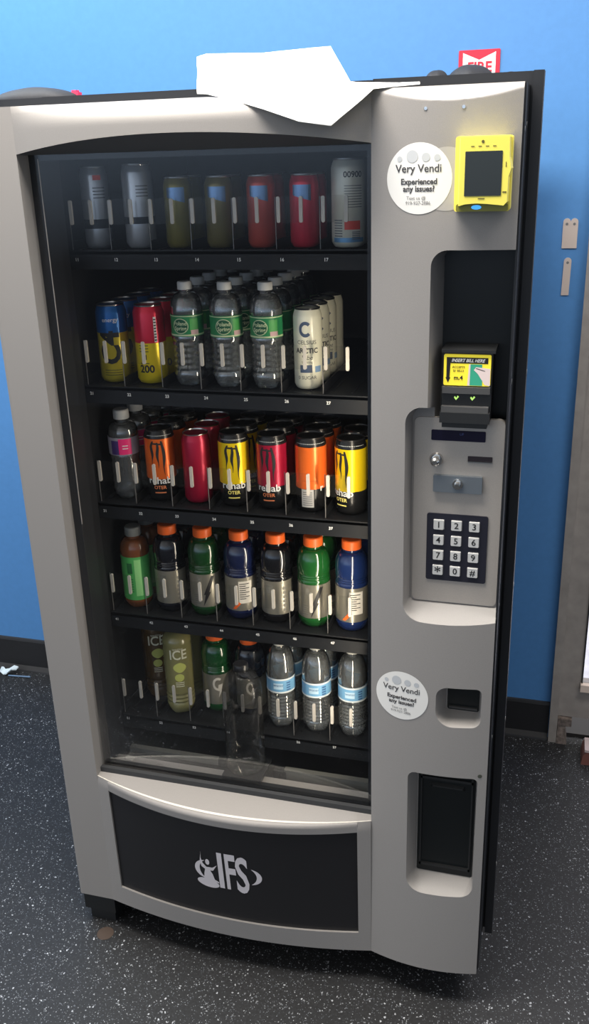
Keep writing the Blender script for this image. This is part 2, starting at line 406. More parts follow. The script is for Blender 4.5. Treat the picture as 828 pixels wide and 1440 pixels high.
# lower panel: frame around the black insert, with its top ledge
m = MB()
ix0, ix1, iz0, iz1 = 0.121, 0.690, 0.142, 0.421
m.slab(XL, ix0, BOT, ZL, surfL, 0.088, 8, 28); m.slab(ix1, XS, BOT, ZL, surfL, 0.088, 8, 28)
m.slab(ix0, ix1, BOT, iz0, surfL, 0.088, 36, 6); m.slab(ix0, ix1, iz1, ZL, surfL, 0.088, 36, 14)
m.build('lower_panel', silver, vm)
m = MB(); pts = []
for i in range(nx + 1):
    x = XL + (XS - XL)*i/nx; yf = surfL(x, ZL)
    for j in range(5):
        t = j/4; pts.append((x, yf*(1-t) + 0.030*t, ZL*(1-t) + 0.4375*t + 0.0006))
m.grid(pts, nx+1, 5)
ledge = m.build('ledge', mat('ledge_lit_paint', (0.72, 0.69, 0.63, 1), 0.5, 0.0, 0.3), vm, flip_fix=False)  # silver made much paler, light from above put into the colour
m = MB(); m.cyl((0.405, -0.020, 0.4415), (0, 0, 1), 0.0085, 0.0028, 20, 0, 0.0065); m.build('button_cap', mat('cap_cream', (0.66, 0.64, 0.58, 1), 0.35), vm)
m = MB(); m.slab(ix0, ix1, iz0, iz1, lambda x, z: surfL(x, z) + 0.005, 0.06, 36, 12)
ins = m.build('kick_panel', insert_m, vm)
# logo on the kick panel
m = MB(); yl = lambda x, z: surfL(x, z) + 0.0042
def ringarc(cx, cz, rx, rz, a0, a1, w0, w1, tilt=0.0, n=24):
    a_ = []; b_ = []
    for k in range(n+1):
        t = k/n; a = a0 + (a1-a0)*t; ww = w0 + (w1-w0)*t if w1 >= 0 else w0*math.sin(PI*t) + 0.0005
        for lst, sg in ((a_, 0.5), (b_, -0.5)):
            u = (rx + sg*ww)*math.cos(a); v = (rz + sg*ww)*math.sin(a)
            lst.append((cx + u*math.cos(tilt) - v*math.sin(tilt), cz + u*math.sin(tilt) + v*math.cos(tilt)))
    for k in range(n): put_poly(m, [a_[k], a_[k+1], b_[k+1], b_[k]], yl, 0)
for ch, cx, sx in (('I', 0.3935, 0.56), ('F', 0.4155, 0.40), ('S', 0.4425, 0.46)):
    put_text(m, ch, cx, 0.2820 if ch != 'S' else 0.2780, 0.146, yl, 0, 0.020, sx)
ringarc(0.447, 0.283, 0.034, 0.026, -1.10, 1.05, 0.011, -1, 0.0)
ringarc(0.366, 0.283, 0.028, 0.028, 1.9, 4.4, 0.011, -1, 0.0)
_n0 = len(m.v)
put_poly(m, [(0.366 + 0.026*math.cos(a)*math.cos(-0.15) - 0.012*math.sin(a)*math.sin(-0.15), 0.243 + 0.026*math.cos(a)*math.sin(-0.15) + 0.0125*math.sin(a)) for a in [2*PI*k/24 for k in range(24)]], yl)
put_poly(m, [(0.357, 0.252), (0.384, 0.250), (0.379, 0.272), (0.372, 0.286), (0.362, 0.284), (0.359, 0.270)], yl)
put_poly(m, [(0.3695 + 0.0048*math.cos(a), 0.3065 + 0.0085*math.sin(a)) for a in [2*PI*k/16 for k in range(16)]], yl)
put_poly(m, [(0.355, 0.326), (0.3565, 0.336), (0.3545, 0.316), (0.358, 0.300), (0.366, 0.291), (0.380, 0.292), (0.391, 0.301), (0.381, 0.283), (0.366, 0.281), (0.354, 0.290), (0.3515, 0.306)], yl)
put_poly(m, [(0.376, 0.252), (0.392, 0.247), (0.392, 0.251), (0.380, 0.258)], yl)
m.v[_n0:] = [(x - 0.0055, surfL(x - 0.0055, z) + 0.0042, z) for x, y, z in m.v[_n0:]]
m.build('logo', mat('logo_white', (0.66, 0.62, 0.64, 1), 0.5), ins)

# glass window with dark border
m = MB(); m.box(0.080, 0.722, 0.030, 0.036, 0.432, 1.757); m.build('window_glass', glass, vm)
m = MB(); m.box(0.0892, 0.7168, 0.019, 0.0295, 0.4385, 0.4570); m.build('window_gasket', mat('gasket_rubber', (0.030, 0.032, 0.035, 1), 0.6), vm)
m = MB(); m.box(0.089, 0.717, 0.038, 0.060, 0.425, 0.452); m.box(0.088, 0.106, 0.038, 0.088, 0.452, 1.757); m.box(0.703, 0.722, 0.038, 0.088, 0.452, 1.757); m.box(0.106, 0.703, 0.038, 0.088, 1.742, 1.757)
m.build('window_frame', darkgrey, vm)
m = MB(); m.box(0.1065, 0.1080, 0.0375, 0.0385, 1.045, 1.745); m.build('glint_strip', mat('glint_line', (0.55, 0.5, 0.46, 1), 0.4), vm)  # specular reflection of a light modelled as a thin pale strip

# right hand control column: solid with recesses cut out
def mesh_obj(mb, name, mats): return mb.build(name, mats)
col = MB()
def yR(x, z):
    y = -bR(x)
    zc = TOP - 0.0
    # slanted top facet
    cut = z - (TOP - 0.026)
    lim = -0.0245 + 0.0245*max(0, (z - (TOP - 0.0265))/0.0265)
    return max(y, lim) if z > TOP - 0.0265 else y
zs = [BOT + (1.78 - BOT)*i/40 for i in range(41)] + [1.785 + 0.0015*i for i in range(31)]
zs[-1] = TOP
nxc = 36; fr = []
for i in range(nxc+1):
    x = XS + (XR - XS)*i/nxc
    for z in zs: fr.append((x, yR(x, z), z))
W_ = len(zs)
col.grid(fr, nxc+1, W_)
bk = [(XS + (XR-XS)*i/nxc, 0.088, z) for i in range(nxc+1) for z in zs]
col.grid(bk, nxc+1, W_, flip=True, smooth=False)
def cstrip(idx):
    vs = [fr[k] for k in idx] + [bk[k] for k in idx]; n = len(idx)
    col.add(vs, [(k, k+1, n+k+1, n+k) for k in range(n-1)])
cstrip([i*W_ for i in range(nxc+1)][::-1]); cstrip([i*W_ + W_-1 for i in range(nxc+1)]); cstrip(list(range(W_))); cstrip([nxc*W_ + j for j in range(W_)][::-1])
column = col.build('control_column', silver, vm)
column.matrix_parent_inverse = Matrix.Identity(4); column.parent = None
def cutter(front, back, yfr, ybk):
    """front/back polygons (x,z) given at planes yfr/ybk, front end stretched out to y=-0.07"""
    k = (-0.07 - ybk) / (yfr - ybk)
    A = [(bx + (fx-bx)*k, -0.07, bz + (fz-bz)*k) for (fx, fz), (bx, bz) in zip(front, back)]
    B = [(bx, ybk, bz) for bx, bz in back]
    c = MB(); c.loft(A, B, 0, True); return c.build('c', silver)
cuts = [
 cutter(rrect(0.817, 0.99, 1.20, 1.592, 0.026, 8, (0.01, 0.01, 0.01, 0.026)), rrect(0.829, 0.99, 1.20, 1.588, 0.018, 8, (0.01, 0.01, 0.01, 0.018)), -0.02, 0.060),
 cutter(rrect(0.778, 0.99, 0.929, 1.336, 0.026, 8, (0.035, 0.01, 0.01, 0.030)), rrect(0.786, 0.99, 0.954, 1.326, 0.008, 8, (0.008, 0.008, 0.008, 0.02)), -0.02, 0.024),
 cutter(rrect(0.845, 0.9305, 0.710, 0.797, 0.022, 8, (0.034, 0.018, 0.012, 0.022)), rrect(0.860, 0.925, 0.722, 0.795, 0.008, 8), -0.02, 0.026),
 cutter(rrect(0.793, 0.9305, 0.297, 0.596, 0.016, 8, (0.034, 0.028, 0.012, 0.016)), rrect(0.808, 0.926, 0.318, 0.590, 0.006, 8), -0.02, 0.026)]
for k, cu in enumerate(cuts):
    md = column.modifiers.new('cut%d' % k, 'BOOLEAN'); md.operation = 'DIFFERENCE'; md.solver = 'EXACT'; md.object = cu
dg = bpy.context.evaluated_depsgraph_get(); dg.update()
nm = bpy.data.meshes.new_from_object(column.evaluated_get(dg))
column.modifiers.clear(); column.data = nm; nm.name = 'control_column'
for cu in cuts: bpy.data.objects.remove(cu)
column.parent = vm; column.matrix_parent_inverse = Matrix.Translation(-Vector(vm.location))
for p in nm.polygons: p.use_smooth = True
try:
    nm.set_sharp_from_angle(angle=math.radians(32))
except Exception: pass
# black edge of the door on the right
m = MB(); m.box(XR - 0.0004, XR + 0.0030, 0.004, 0.084, BOT + 0.002, TOP - 0.001); m.box(XR, XR+0.004, 0.084, 0.0995, BOT+0.03, TOP)
edge = m.build('door_edge', black, vm)
for z, y in ((1.772, 0.06), (1.765, 0.02), (1.375, 0.105), (1.372, 0.04), (0.965, 0.105), (0.95, 0.04), (0.665, 0.105), (0.655, 0.05), (0.30, 0.10)):
    m = MB()
    xr_ = 0.971 if y > 0.08 else XR + 0.003
    m.cyl((xr_, y, z), (1, 0, 0), 0.0050, 0.0007, 12); m.build('screw', steel, vm)
# black backs of the recesses
m = MB(); m.prism(rrect(0.8295, 0.9485, 1.30, 1.587, 0.006), 0.0585, 0.075); m.build('recess_back', blackg, vm)
m = MB(); m.prism(rrect(0.8625, 0.9235, 0.7238, 0.793, 0.005), 0.0245, 0.06); 
m.build('coin_return_flap', blackg, vm)
m = MB(); m.loft([(0.866, 0.0235, 0.7265), (0.920, 0.0235, 0.7265), (0.920, 0.0245, 0.7265), (0.866, 0.0245, 0.7265)], [(0.866, 0.0195, 0.7335), (0.920, 0.0195, 0.7335), (0.920, 0.0245, 0.7335), (0.866, 0.0245, 0.7335)]); m.build('coin_flap_lip', grey, vm)
m = MB(); m.prism(rrect(0.8100, 0.9250, 0.3195, 0.588, 0.004), 0.0245, 0.06)
port = m.build('delivery_door', blackg, vm)
m = MB(); m.box(0.815, 0.920, 0.0205, 0.0245, 0.336, 0.342); m.box(0.815, 0.8185, 0.0205, 0.0245, 0.336, 0.575); m.box(0.9165, 0.920, 0.0205, 0.0245, 0.336, 0.575); m.box(0.815, 0.920, 0.0205, 0.0245, 0.555, 0.561)
m.loft([(0.838, 0.018, 0.540), (0.900, 0.018, 0.540), (0.905, 0.0245, 0.536), (0.833, 0.0245, 0.536)], [(0.840, 0.018, 0.543), (0.898, 0.018, 0.543), (0.903, 0.0245, 0.547), (0.835, 0.0245, 0.547)])
m.build('door_ribs', blackp, port)
m = MB(); put_disc(m, 0.9335, 0.602, 0.0042, lambda x, z: surfR(x, z) - 0.0008, 0, 16); m.build('chip_mark', mat('chip', (0.06, 0.065, 0.05, 1), 0.7), vm)
for x in (0.804, 0.861):
    m = MB(); m.cyl((x, surfR(x, 1.8) + 0.001, 1.7985), (0, -1, 0), 0.0038, 0.002, 14, 0, 0.0025); m.build('rivet', chrome, vm)

# keypad plate
m = MB(); m.prism(rrect(0.790, 0.9445, 0.9565, 1.309, 0.010), 0.0205, 0.030)
kp = m.build('keypad_panel', plate_m, vm)
YP = 0.0205
m = MB(); m.prism(rrect(0.8195, 0.9125, 1.2685, 1.2875, 0.002), YP - 0.0012, YP); put_text(m, 'UP', 0.872, 1.281, 0.006, YP - 0.0018, 1)
m.build('display', [mat('display_glass', (0.010, 0.009, 0.028, 1), 0.15), mat('display_segments', (0.05, 0.07, 0.22, 1), 0.4)], kp)
m = MB(); m.prism(rrect(0.8835, 0.9255, 1.2335, 1.2425, 0.001), YP - 0.001, YP, 0); m.box(0.8835, 0.9255, YP - 0.003, YP, 1.2315, 1.2332, 1)
m.build('coin_slot', [mat('slot_dark', (0.02, 0.012, 0.016, 1), 0.5), steel], kp)
m = MB(); m.cyl((0.829, YP, 1.2335), (0, -1, 0), 0.0125, 0.004, 24, 0, 0.0105); m.cyl((0.829, YP - 0.004, 1.2335), (0, -1, 0), 0.0080, 0.014, 20, 0, 0.0066); m.cyl((0.829, YP - 0.018, 1.2335), (0, -1, 0), 0.0075, 0.003, 20, 0, 0.004)
m.build('lock', chrome, kp)
m = MB(); m.prism(rrect(0.8255, 0.9105, 1.1755, 1.2065, 0.002), YP - 0.008, YP); 
m.build('coin_return_plate', mat('blue_grey_steel', (0.22, 0.25, 0.28, 1), 0.35, 0.6), kp)
m = MB(); m.cyl((0.8685, YP - 0.008, 1.1920), (0, -1, 0), 0.0100, 0.003, 22, 0, 0.009); m.cyl((0.8685, YP - 0.011, 1.1920), (0, -1, 0), 0.0060, 0.012, 18, 0, 0.0048)
m.build('knob', chrome, kp)
m = MB(); m.prism(rrect(0.8155, 0.9235, 1.0015, 1.1325, 0.004), YP - 0.0025, YP); m.build('button_pad', mat('pad_navy', (0.014, 0.014, 0.024, 1), 0.4), kp)
keym = mat('key_plastic', (0.55, 0.55, 0.54, 1), 0.4)
for r_, row in enumerate(('123', '456', '789', '*0#')):
    for c_, ch in enumerate(row):
        cx = 0.8372 + 0.0315*c_ ; cz = 1.1118 - 0.0298*r_
        m = MB(); P = rrect(cx - 0.0098, cx + 0.0098, cz - 0.0098, cz + 0.0098, 0.0015, 3)
        Q = rrect(cx - 0.0088, cx + 0.0088, cz - 0.0088, cz + 0.0088, 0.0015, 3)
        m.loft([(x, YP - 0.0062, z) for x, z in Q], [(x, YP - 0.002, z) for x, z in P])
        put_text(m, ch, cx, cz - (0.003 if ch == '*' else 0), 0.0165 if ch != '*' else 0.026, YP - 0.0066, 1, 0.012)
        m.build('key', [keym, ink], kp)

# bill acceptor
m = MB()
m.box(0.8375, 0.9195, 0.004, 0.060, 1.316, 1.428); m.box(0.836, 0.924, -0.004, 0.060, 1.427, 1.432); m.box(0.836, 0.919, -0.010, 0.060, 1.309, 1.327); m.box(0.840, 0.915, -0.006, 0.06, 1.300, 1.310)
ba = m.build('bill_acceptor', blackp, vm)
m = MB(); m.box(0.8385, 0.9175, -0.004, 0.004, 1.3585, 1.3695); m.box(0.838, 0.916, -0.007, 0.004, 1.327, 1.3365); m.build('grey_bar', grey, ba)
grn = mat('check_green', srgb(190, 230, 120), 0.5, emit=srgb(180, 230, 110), es=0.8)
for cx in (0.862, 0.889):
    m = MB(); put_poly(m, [(cx - 0.004, 1.350), (cx - 0.0005, 1.3455), (cx + 0.0045, 1.3515), (cx + 0.002, 1.3535), (cx, 1.3495), (cx - 0.0025, 1.3525)], 0.0032, 0); m.build('check_light', grn, ba)
m = MB(); m.prism(rrect(0.8400, 0.9170, 1.3715, 1.4235, 0.0025), 0.000, 0.006, 0)
Yc = -0.0005
put_poly(m, [(0.8445, 1.4190), (0.9125, 1.4190), (0.9125, 1.4090), (0.8510, 1.4090), (0.8500, 1.385), (0.8515, 1.385), (0.8475, 1.376), (0.8432, 1.385), (0.8447, 1.385)], Yc, 1)
put_text(m, 'INSERT BILL HERE', 0.8795, 1.4138, 0.0076, Yc - 0.0004, 2, 0.02, 0.90, shear=0.3)
put_text(m, 'ACCEPTS', 0.8645, 1.4025, 0.0050, Yc - 0.0002, 1, 0.02); put_text(m, '$1 BILLS', 0.8645, 1.3965, 0.0050, Yc - 0.0002, 1, 0.02); put_text(m, 'm.4', 0.8645, 1.3845, 0.0100, Yc - 0.0002, 1, 0.03)
put_poly(m, [(0.8815, 1.4080), (0.9030, 1.4080), (0.9040, 1.3722), (0.8815, 1.3722)], Yc, 3)
put_poly(m, [(0.8815, 1.4080), (0.8840, 1.4080), (0.8835, 1.3722), (0.8795, 1.3722)], Yc - 0.0002, 4)
put_poly(m, [(0.9165, 1.4010), (0.9040, 1.4025), (0.8930, 1.4035), (0.8895, 1.3985), (0.8960, 1.3925), (0.9010, 1.3850), (0.9080, 1.3740), (0.9165, 1.3722)], Yc - 0.0003, 4)
put_poly(m, [(0.8930, 1.4020), (0.9080, 1.3975), (0.9080, 1.3965), (0.8930, 1.4008)], Yc - 0.0005, 1)
m.build('instruction_card', [mat('card_yellow_glow', srgb(245, 225, 60), 0.5, emit=srgb(245, 225, 60), es=0.35), ink, white, mat('bill_teal', srgb(60, 175, 140), 0.5), mat('hand_pale', srgb(240, 220, 215), 0.5)], ba)  # printed card with some glow added to its yellow

# card reader
m = MB(); YB = -0.017
A = rrect(0.853, 0.9365, 1.651, 1.7575, 0.004); 
m.loft([(x, -0.040, z) for x, z in A], [(x, YB + 0.004, z) for x, z in A])
Q = [(0.8580, 1.6600), (0.8740, 1.6625), (0.890, 1.6635), (0.906, 1.6625), (0.9300, 1.6600), (0.9345, 1.665), (0.9350, 1.700), (0.9385, 1.712), (0.9355, 1.727), (0.9345, 1.7555), (0.8580, 1.7555)]
m.loft([(x + (0.004 if x < 0.87 else -0.002), -0.056, z) for x, z in Q], [(x, -0.038, z) for x, z in Q])
P = rrect(0.861, 0.9315, 1.664, 1.7495, 0.002)
rd = m.build('card_reader', yellow, vm)
m = MB(); m.prism(rrect(0.857, 0.934, 1.6515, 1.6625, 0.003), -0.048, -0.02); m.build('reader_base', olive, rd)
blue = mat('status_blue', srgb(60, 150, 255), 0.4, emit=srgb(70, 170, 255), es=0.9)
m = MB(); put_disc(m, 0.8875, 1.6575, 0.0075, lambda x, z: -0.0485, 0, 20, 0.0032); m.build('status_light', blue, rd)
m = MB(); m.prism(rrect(0.8695, 0.9235, 1.6740, 1.7365, 0.001), -0.0568, -0.055); m.build('screen', mat('screen_glass', (0.018, 0.022, 0.021, 1), 0.25), rd)
yy = -0.0566; markm = mat('mark_brown', (0.10, 0.09, 0.02, 1), 0.6)
m = MB(); put_disc(m, 0.8945, 1.7495, 0.0022, lambda x, z: yy, 0, 14); m.build('camera_lens', markm, rd)
for x0, x1, z0, z1 in [(0.8775 + 0.0105*k, 0.8825 + 0.0105*k, 1.7425, 1.7438) for k in range(4)] + [(0.890, 0.900, 1.6695, 1.6710), (0.9255, 0.9315, 1.6780, 1.6800), (0.9285, 0.9297, 1.714, 1.721)]:
    m = MB(); put_poly(m, [(x0, z0), (x1, z0), (x1, z1), (x0, z1)], yy); m.build('printed_mark', markm, rd)

# round stickers
def sticker(cx, cz, rx, rz, rot, sc_):
    yf = lambda x, z: surfR(x, z) - 0.0007
    m = MB(); put_disc(m, cx, cz, rx, yf, 0, 48, rz); st = m.build('round_sticker', stick_m, vm)
    y2 = lambda x, z: surfR(x, z) - 0.0011; y3 = lambda x, z: surfR(x, z) - 0.0013
    m = MB()
    def at(u, v): return cx + (u*math.cos(rot) - v*math.sin(rot))*sc_, cz + (u*math.sin(rot) + v*math.cos(rot))*sc_
    def T(s, u, v, size, mi, b): p = at(u, v); put_text(m, s, p[0], p[1], size*sc_, y3, mi, b, 0.98, rot=rot)
    for u, v, r_ in ((-0.031, 0.029, 0.004), (-0.011, 0.0325, 0.0092), (0.0105, 0.031, 0.0065), (0.028, 0.030, 0.0050)):
        p = at(u, v); put_disc(m, p[0], p[1], r_*sc_, y2, 1, 20)
    T('Very Vendi', -0.001, 0.0145, 0.0165, 0, 0.012); T('Experienced', 0.0, -0.0045, 0.0118, 0, 0.03); T('any issues?', 0.0, -0.0150, 0.0118, 0, 0.03)
    T('Text us @', -0.004, -0.0285, 0.0072, 2, 0.0); T('919-937-2886', -0.001, -0.0360, 0.0072, 2, 0.0)
    m.build('lettering', [mat('dark_grey_ink', (0.045, 0.045, 0.05, 1), 0.6), lightgreyink, greyink], st)
m = MB(); put_disc(m, 0.838, 1.6975, 0.0465, lambda x, z: surfR(x, z) - 0.00035, 0, 48); m.build('sticker_residue', mat('residue', (0.40, 0.38, 0.36, 1), 0.5), vm)
sticker(0.7955, 1.6990, 0.0515, 0.0525, 0.0, 1.0)
sticker(0.7795, 0.7655, 0.0515, 0.0525, -0.02, 1.0)

# ------------------------------------------------------------------ shelves, stops and numbers
PITCH = 0.0826; CX0 = 0.142
BASE = [1.577, 1.311, 1.057, 0.795, 0.527]; LZ = [1.561, 1.297, 1.040, 0.780, 0.519]
stop_highlight = clear('stop_edge_highlight', (0.7, 0.7, 0.7, 1), 1.0, 0.6, (0.85, 0.80, 0.72, 1), 1.5, 0.15)  # whitish bars stand for reflections on the clear gate edges
stopclear = clear('stop_clear_plastic', (0.97, 0.97, 0.96, 1), 0.2, 0.006, (0.7, 0.68, 0.64, 1), 1.4, 0.08)
rodm = mat('divider_edge', (0.16, 0.155, 0.15, 1), 0.35)
st_mesh = None; dv_mesh = None
def child_of(o, p):
    o.parent = p; o.matrix_parent_inverse = Matrix.Identity(4)
for r_ in range(5):
    zb = BASE[r_]; m = MB()
    m.box(0.0985, 0.7005, 0.150, 0.700, zb - 0.006, zb - 0.0005)
    m.box(0.0985, 0.7005, 0.129, 0.134, zb - 0.034, zb + 0.002)
    m.box(0.0985, 0.7005, 0.129, 0.150, zb - 0.006, zb - 0.0005)
    for k in range(0, 14): m.box(0.112 + k*PITCH/2 - 0.002, 0.112 + k*PITCH/2 + 0.002, 0.16, 0.69, zb - 0.0005, zb + 0.0008) if k % 1 == 0 else None
    sh = m.build('shelf', shelfm, vm)
    for c in range(8):
        x = 0.1005 + PITCH*c
        if c == 7: x = 0.6985
        if c == 0: x = 0.1010
        d = MB(); d.box(x - 0.0008, x + 0.0008, 0.142, 0.66, zb, zb + 0.018, 0); d.box(x - 0.0007, x + 0.0007, 0.1400, 0.1414, zb, zb + 0.092, 1)
        o = d.build('divider', [shelfm, rodm]); child_of(o, sh); o.matrix_parent_inverse = sh.matrix_parent_inverse.copy(); o.matrix_parent_inverse = Matrix.Identity(4)
    for c in range(7):
        x = 0.1005 + PITCH*c
        d = MB(); zz = zb + 0.048
        for xx in (x + 0.004, x + 0.046):
            P = rrect(xx, xx + 0.0065, zz, zz + 0.045, 0.0028, 4); d.prism(P, 0.1335, 0.1375, 0)
        P = rrect(x + 0.0125, x + 0.0455, zz, zz + 0.046, 0.001, 2); d.prism(P, 0.1352, 0.1360, 1)
        o = d.build('product_stop', [stop_highlight, stopclear]); child_of(o, sh)
        if c < 7:
            d = MB(); put_text(d, '%d%d' % (r_+1, c+1), 0.113 + PITCH*c + 0.0005, LZ[r_], 0.0085, 0.1284, 0, 0.02)
            o = d.build('number_label', white); child_of(o, sh)
# delivery bin hardware
for bx in ((0.125, 0.345, 0.098, 0.112, 0.448, 0.462), (0.50, 0.70, 0.098, 0.112, 0.438, 0.462)):
    m = MB(); m.box(*bx); m.build('lift_rail', mat('rail_grey', (0.12, 0.12, 0.11, 1), 0.45), vm)
for bx, cc in (((0.345, 0.375, 0.097, 0.113, 0.446, 0.466), (0.36, 0.097, 0.455)), ((0.475, 0.505, 0.097, 0.113, 0.438, 0.458), (0.49, 0.097, 0.448))):
    m = MB(); m.box(*bx); m.cyl(cc, (0, -1, 0), 0.004, 0.003, 10); m.build('rail_bracket', blackp, vm)

# ------------------------------------------------------------------ drinks
CAMX, CAMY = 1.025, -1.536
def sliced(vs, fs, step=0.0035):
    us = [v[0] for v in vs]
    if max(us) - min(us) < step: return vs, fs
    bm = bmesh.new(); bv = [bm.verts.new((v[0], 0, v[1])) for v in vs]
    for f in fs:
        try: bm.faces.new([bv[i] for i in f])
        except ValueError: pass
    u = math.floor(min(us)/step)*step + step
    while u < max(us):
        bmesh.ops.bisect_plane(bm, geom=bm.verts[:] + bm.edges[:] + bm.faces[:], plane_co=(u, 0, 0), plane_no=(1, 0, 0), dist=1e-7); u += step
    bm.verts.ensure_lookup_table(); bm.verts.index_update()
    r = [(v.co.x, v.co.z) for v in bm.verts], [[v.index for v in f.verts] for f in bm.faces]
    bm.free(); return r
def wrap_text(mb, body, zc, size, r, ang, mi, bold=0.0, sx=1.0, rot=0.0, shear=0.0, u0=0.0):
    """text on a cylinder of radius r; ang = direction (radians) of the text centre"""
    vs, fs = text2d(body, size, bold, 'CENTER', shear); out = []
    for u, v in vs:
        u *= sx; out.append((u*math.cos(rot) - v*math.sin(rot) + u0, u*math.sin(rot) + v*math.cos(rot)))
    out, fs = sliced(out, fs)
    mb.add([(r*math.cos(ang + u/r), r*math.sin(ang + u/r), zc + v) for u, v in out], fs, mi)
def wrap_poly(mb, poly, zc, r, ang, mi):
    # subdivide horizontally by slicing into thin strips is not needed for narrow shapes
    vs, fs = sliced(list(poly), [list(range(len(poly)))])
    mb.add([(r*math.cos(ang + u/r), r*math.sin(ang + u/r), zc + v) for u, v in vs], fs, mi)
def wrap_rect(mb, u0, u1, z0, z1, r, ang, mi, n=8):
    vs = []; fs = []
    for i in range(n+1):
        a = ang + (u0 + (u1-u0)*i/n)/r
        vs += [(r*math.cos(a), r*math.sin(a), z0), (r*math.cos(a), r*math.sin(a), z1)]
    fs = [(2*i, 2*i+2, 2*i+3, 2*i+1) for i in range(n)]
    mb.add(vs, fs, mi, True)
def facing(x, y): return math.atan2(CAMY - y, CAMX - x)

def build_tree(root_name, parts):
    """parts: list of (name, MB, mats). returns dict describing the prototype"""
    return (root_name, [(n, mb, mt) for n, mb, mt in parts])
PROTO = {}
def instance(key, maker, loc, label, cat, group, ang):
    """first call builds the thing with its parts, later calls copy thing and parts"""
    if key not in PROTO:
        name, parts = maker()
        root = empty(name, loc, label, cat, group); ch = []
        for n, mb, mt in parts:
            o = mb.build(n, mt); o.parent = root; ch.append(o)
        PROTO[key] = (root, ch)
    else:
        r0, ch = PROTO[key]
        root = r0.copy(); C.objects.link(root); root.location = loc
        for c in ch:
            o = c.copy(); C.objects.link(o); o.parent = root
        root['label'] = label; root['group'] = group
    root.rotation_euler = (0, 0, ang)
    return root

def can_maker(r, h, bands, art, lidm=None, neck=0.006, matte=0.3, botm=0):
    """bands: [(z_top_fraction, material)...]; art(mb, r) adds printing with mats list; built so that -Y... local +X faces viewer"""
    def f():
        mats = [b_[1] for b_ in bands]
        body = MB(); prof = [(r*0.72, 0.0, 0), (r*0.86, 0.002, 0), (r, 0.010, 0)]
        z0 = 0.010; zt = h - 0.016
        for k, (fr_, mm) in enumerate(bands):
            z1 = z0 + 0 if False else 0.010 + (zt - 0.010)*fr_
            prof.append((r, z1, min(k+1, len(bands)-1)))
            if k < len(bands)-1: prof[-1] = (r, z1, k+1)
        # material index of a ring is taken from its lower edge
        L = len(bands) - 1
        prof[0] = prof[0][:2] + (0,); prof[1] = prof[1][:2] + (0,); prof[2] = prof[2][:2] + (0,)
        prof[-1] = (r, zt, L)
        prof += [(r*0.97, zt + 0.004, L), (r*0.88, h - 0.004, L), (r*0.86, h - 0.002, L)]
        body.lathe(prof, 36)
        n0 = len(mats); mats2 = list(mats)
        if art: art(body, r + 0.00025, h, mats2)
        lid = MB(); lid.lathe([(r*0.86, h - 0.003), (r*0.885, h - 0.0015), (r*0.885, h), (r*0.85, h + 0.0005), (r*0.80, h - 0.0045), (0.0001, h - 0.0045)], 32)
        tab = MB(); tab.box(-0.010, 0.008, -0.006, 0.006, h - 0.0044, h - 0.0030); tab.cyl((0.0, 0, h - 0.0044), (0, 0, 1), 0.003, 0.0022, 10)
        return 'drink_can', [('can_body', body, mats2), ('lid', lid, lidm or can_al), ('pull_tab', tab, lidm or can_al)]
    return f
can_al = mat('can_aluminium', (0.55, 0.55, 0.55, 1), 0.28, 1.0)
blacklid = mat('black_lid', (0.012, 0.012, 0.014, 1), 0.3)
def cm(name, rgb, metal=0.35, rough=0.28): return mat('can_' + name, srgb(*rgb), rough, metal)
def M_(mats, mm):
    if mm not in mats: mats.append(mm)
    return mats.index(mm)

# art functions: local angle 0 = towards the viewer
def claw(mb, r, h, mats, off=0.0, col=None):
    k = M_(mats, ink)
    for u, w1, z0, z1, hook in ((-0.0125, 0.0062, 0.082, 0.134, 1), (0.0, 0.0060, 0.076, 0.131, 0), (0.0125, 0.0066, 0.060, 0.134, -1)):
        N = 9; prev = None
        for i in range(N+1):
            t = i/N; z = z1 + (z0 - z1)*t; ww = w1*(0.55 + 0.5*math.sin(PI*min(1, t*1.3))) * (1 - 0.75*max(0, t-0.6)/0.4)
            wob = 0.0011*math.sin(t*9 + u*300); cu_ = u + wob + (0.003*hook*max(0, 0.18 - t)/0.18)
            cur = (cu_ - ww/2, cu_ + ww/2, z)
            if prev: 
                P = [(prev[0]+off, prev[2]), (prev[1]+off, prev[2]), (cur[1]+off, cur[2]), (cur[0]+off, cur[2])]
                wrap_poly(mb, P, 0, r, 0, k)
            prev = cur
    for u0, u1, z1 in ((-0.0125, 0.0, 0.130), (0.0, 0.0125, 0.129)):
        wrap_poly(mb, [(u0+off, z1), (u1+off, z1), (u1+off, z1-0.004), (u0+off, z1-0.003)], 0, r, 0, k)
def rehab_art(off=0.0, M=True, foot=None):
    def a(mb, r, h, mats):
        if M: claw(mb, r, h, mats, off)
        kw = M_(mats, white)
        wrap_text(mb, 'rehab', 0.047, 0.021, r + 0.0003, 0, kw, 0.015, 1.1, u0=off)
        wrap_text(mb, 'OTER', 0.032, 0.0105, r + 0.0003, 0, M_(mats, foot) if foot else kw, 0.02, 1.0, u0=off)
        wrap_rect(mb, off - 0.012, off + 0.012, 0.0195, 0.0220, r + 0.0003, 0, M_(mats, foot) if foot else kw)
        for k in range(14):       # ring of small lettering below the lid
            wrap_rect(mb, -0.028 + k*0.0042, -0.0255 + k*0.0042, h - 0.0135, h - 0.0105, r*0.955, 0, kw, 1)
    return a
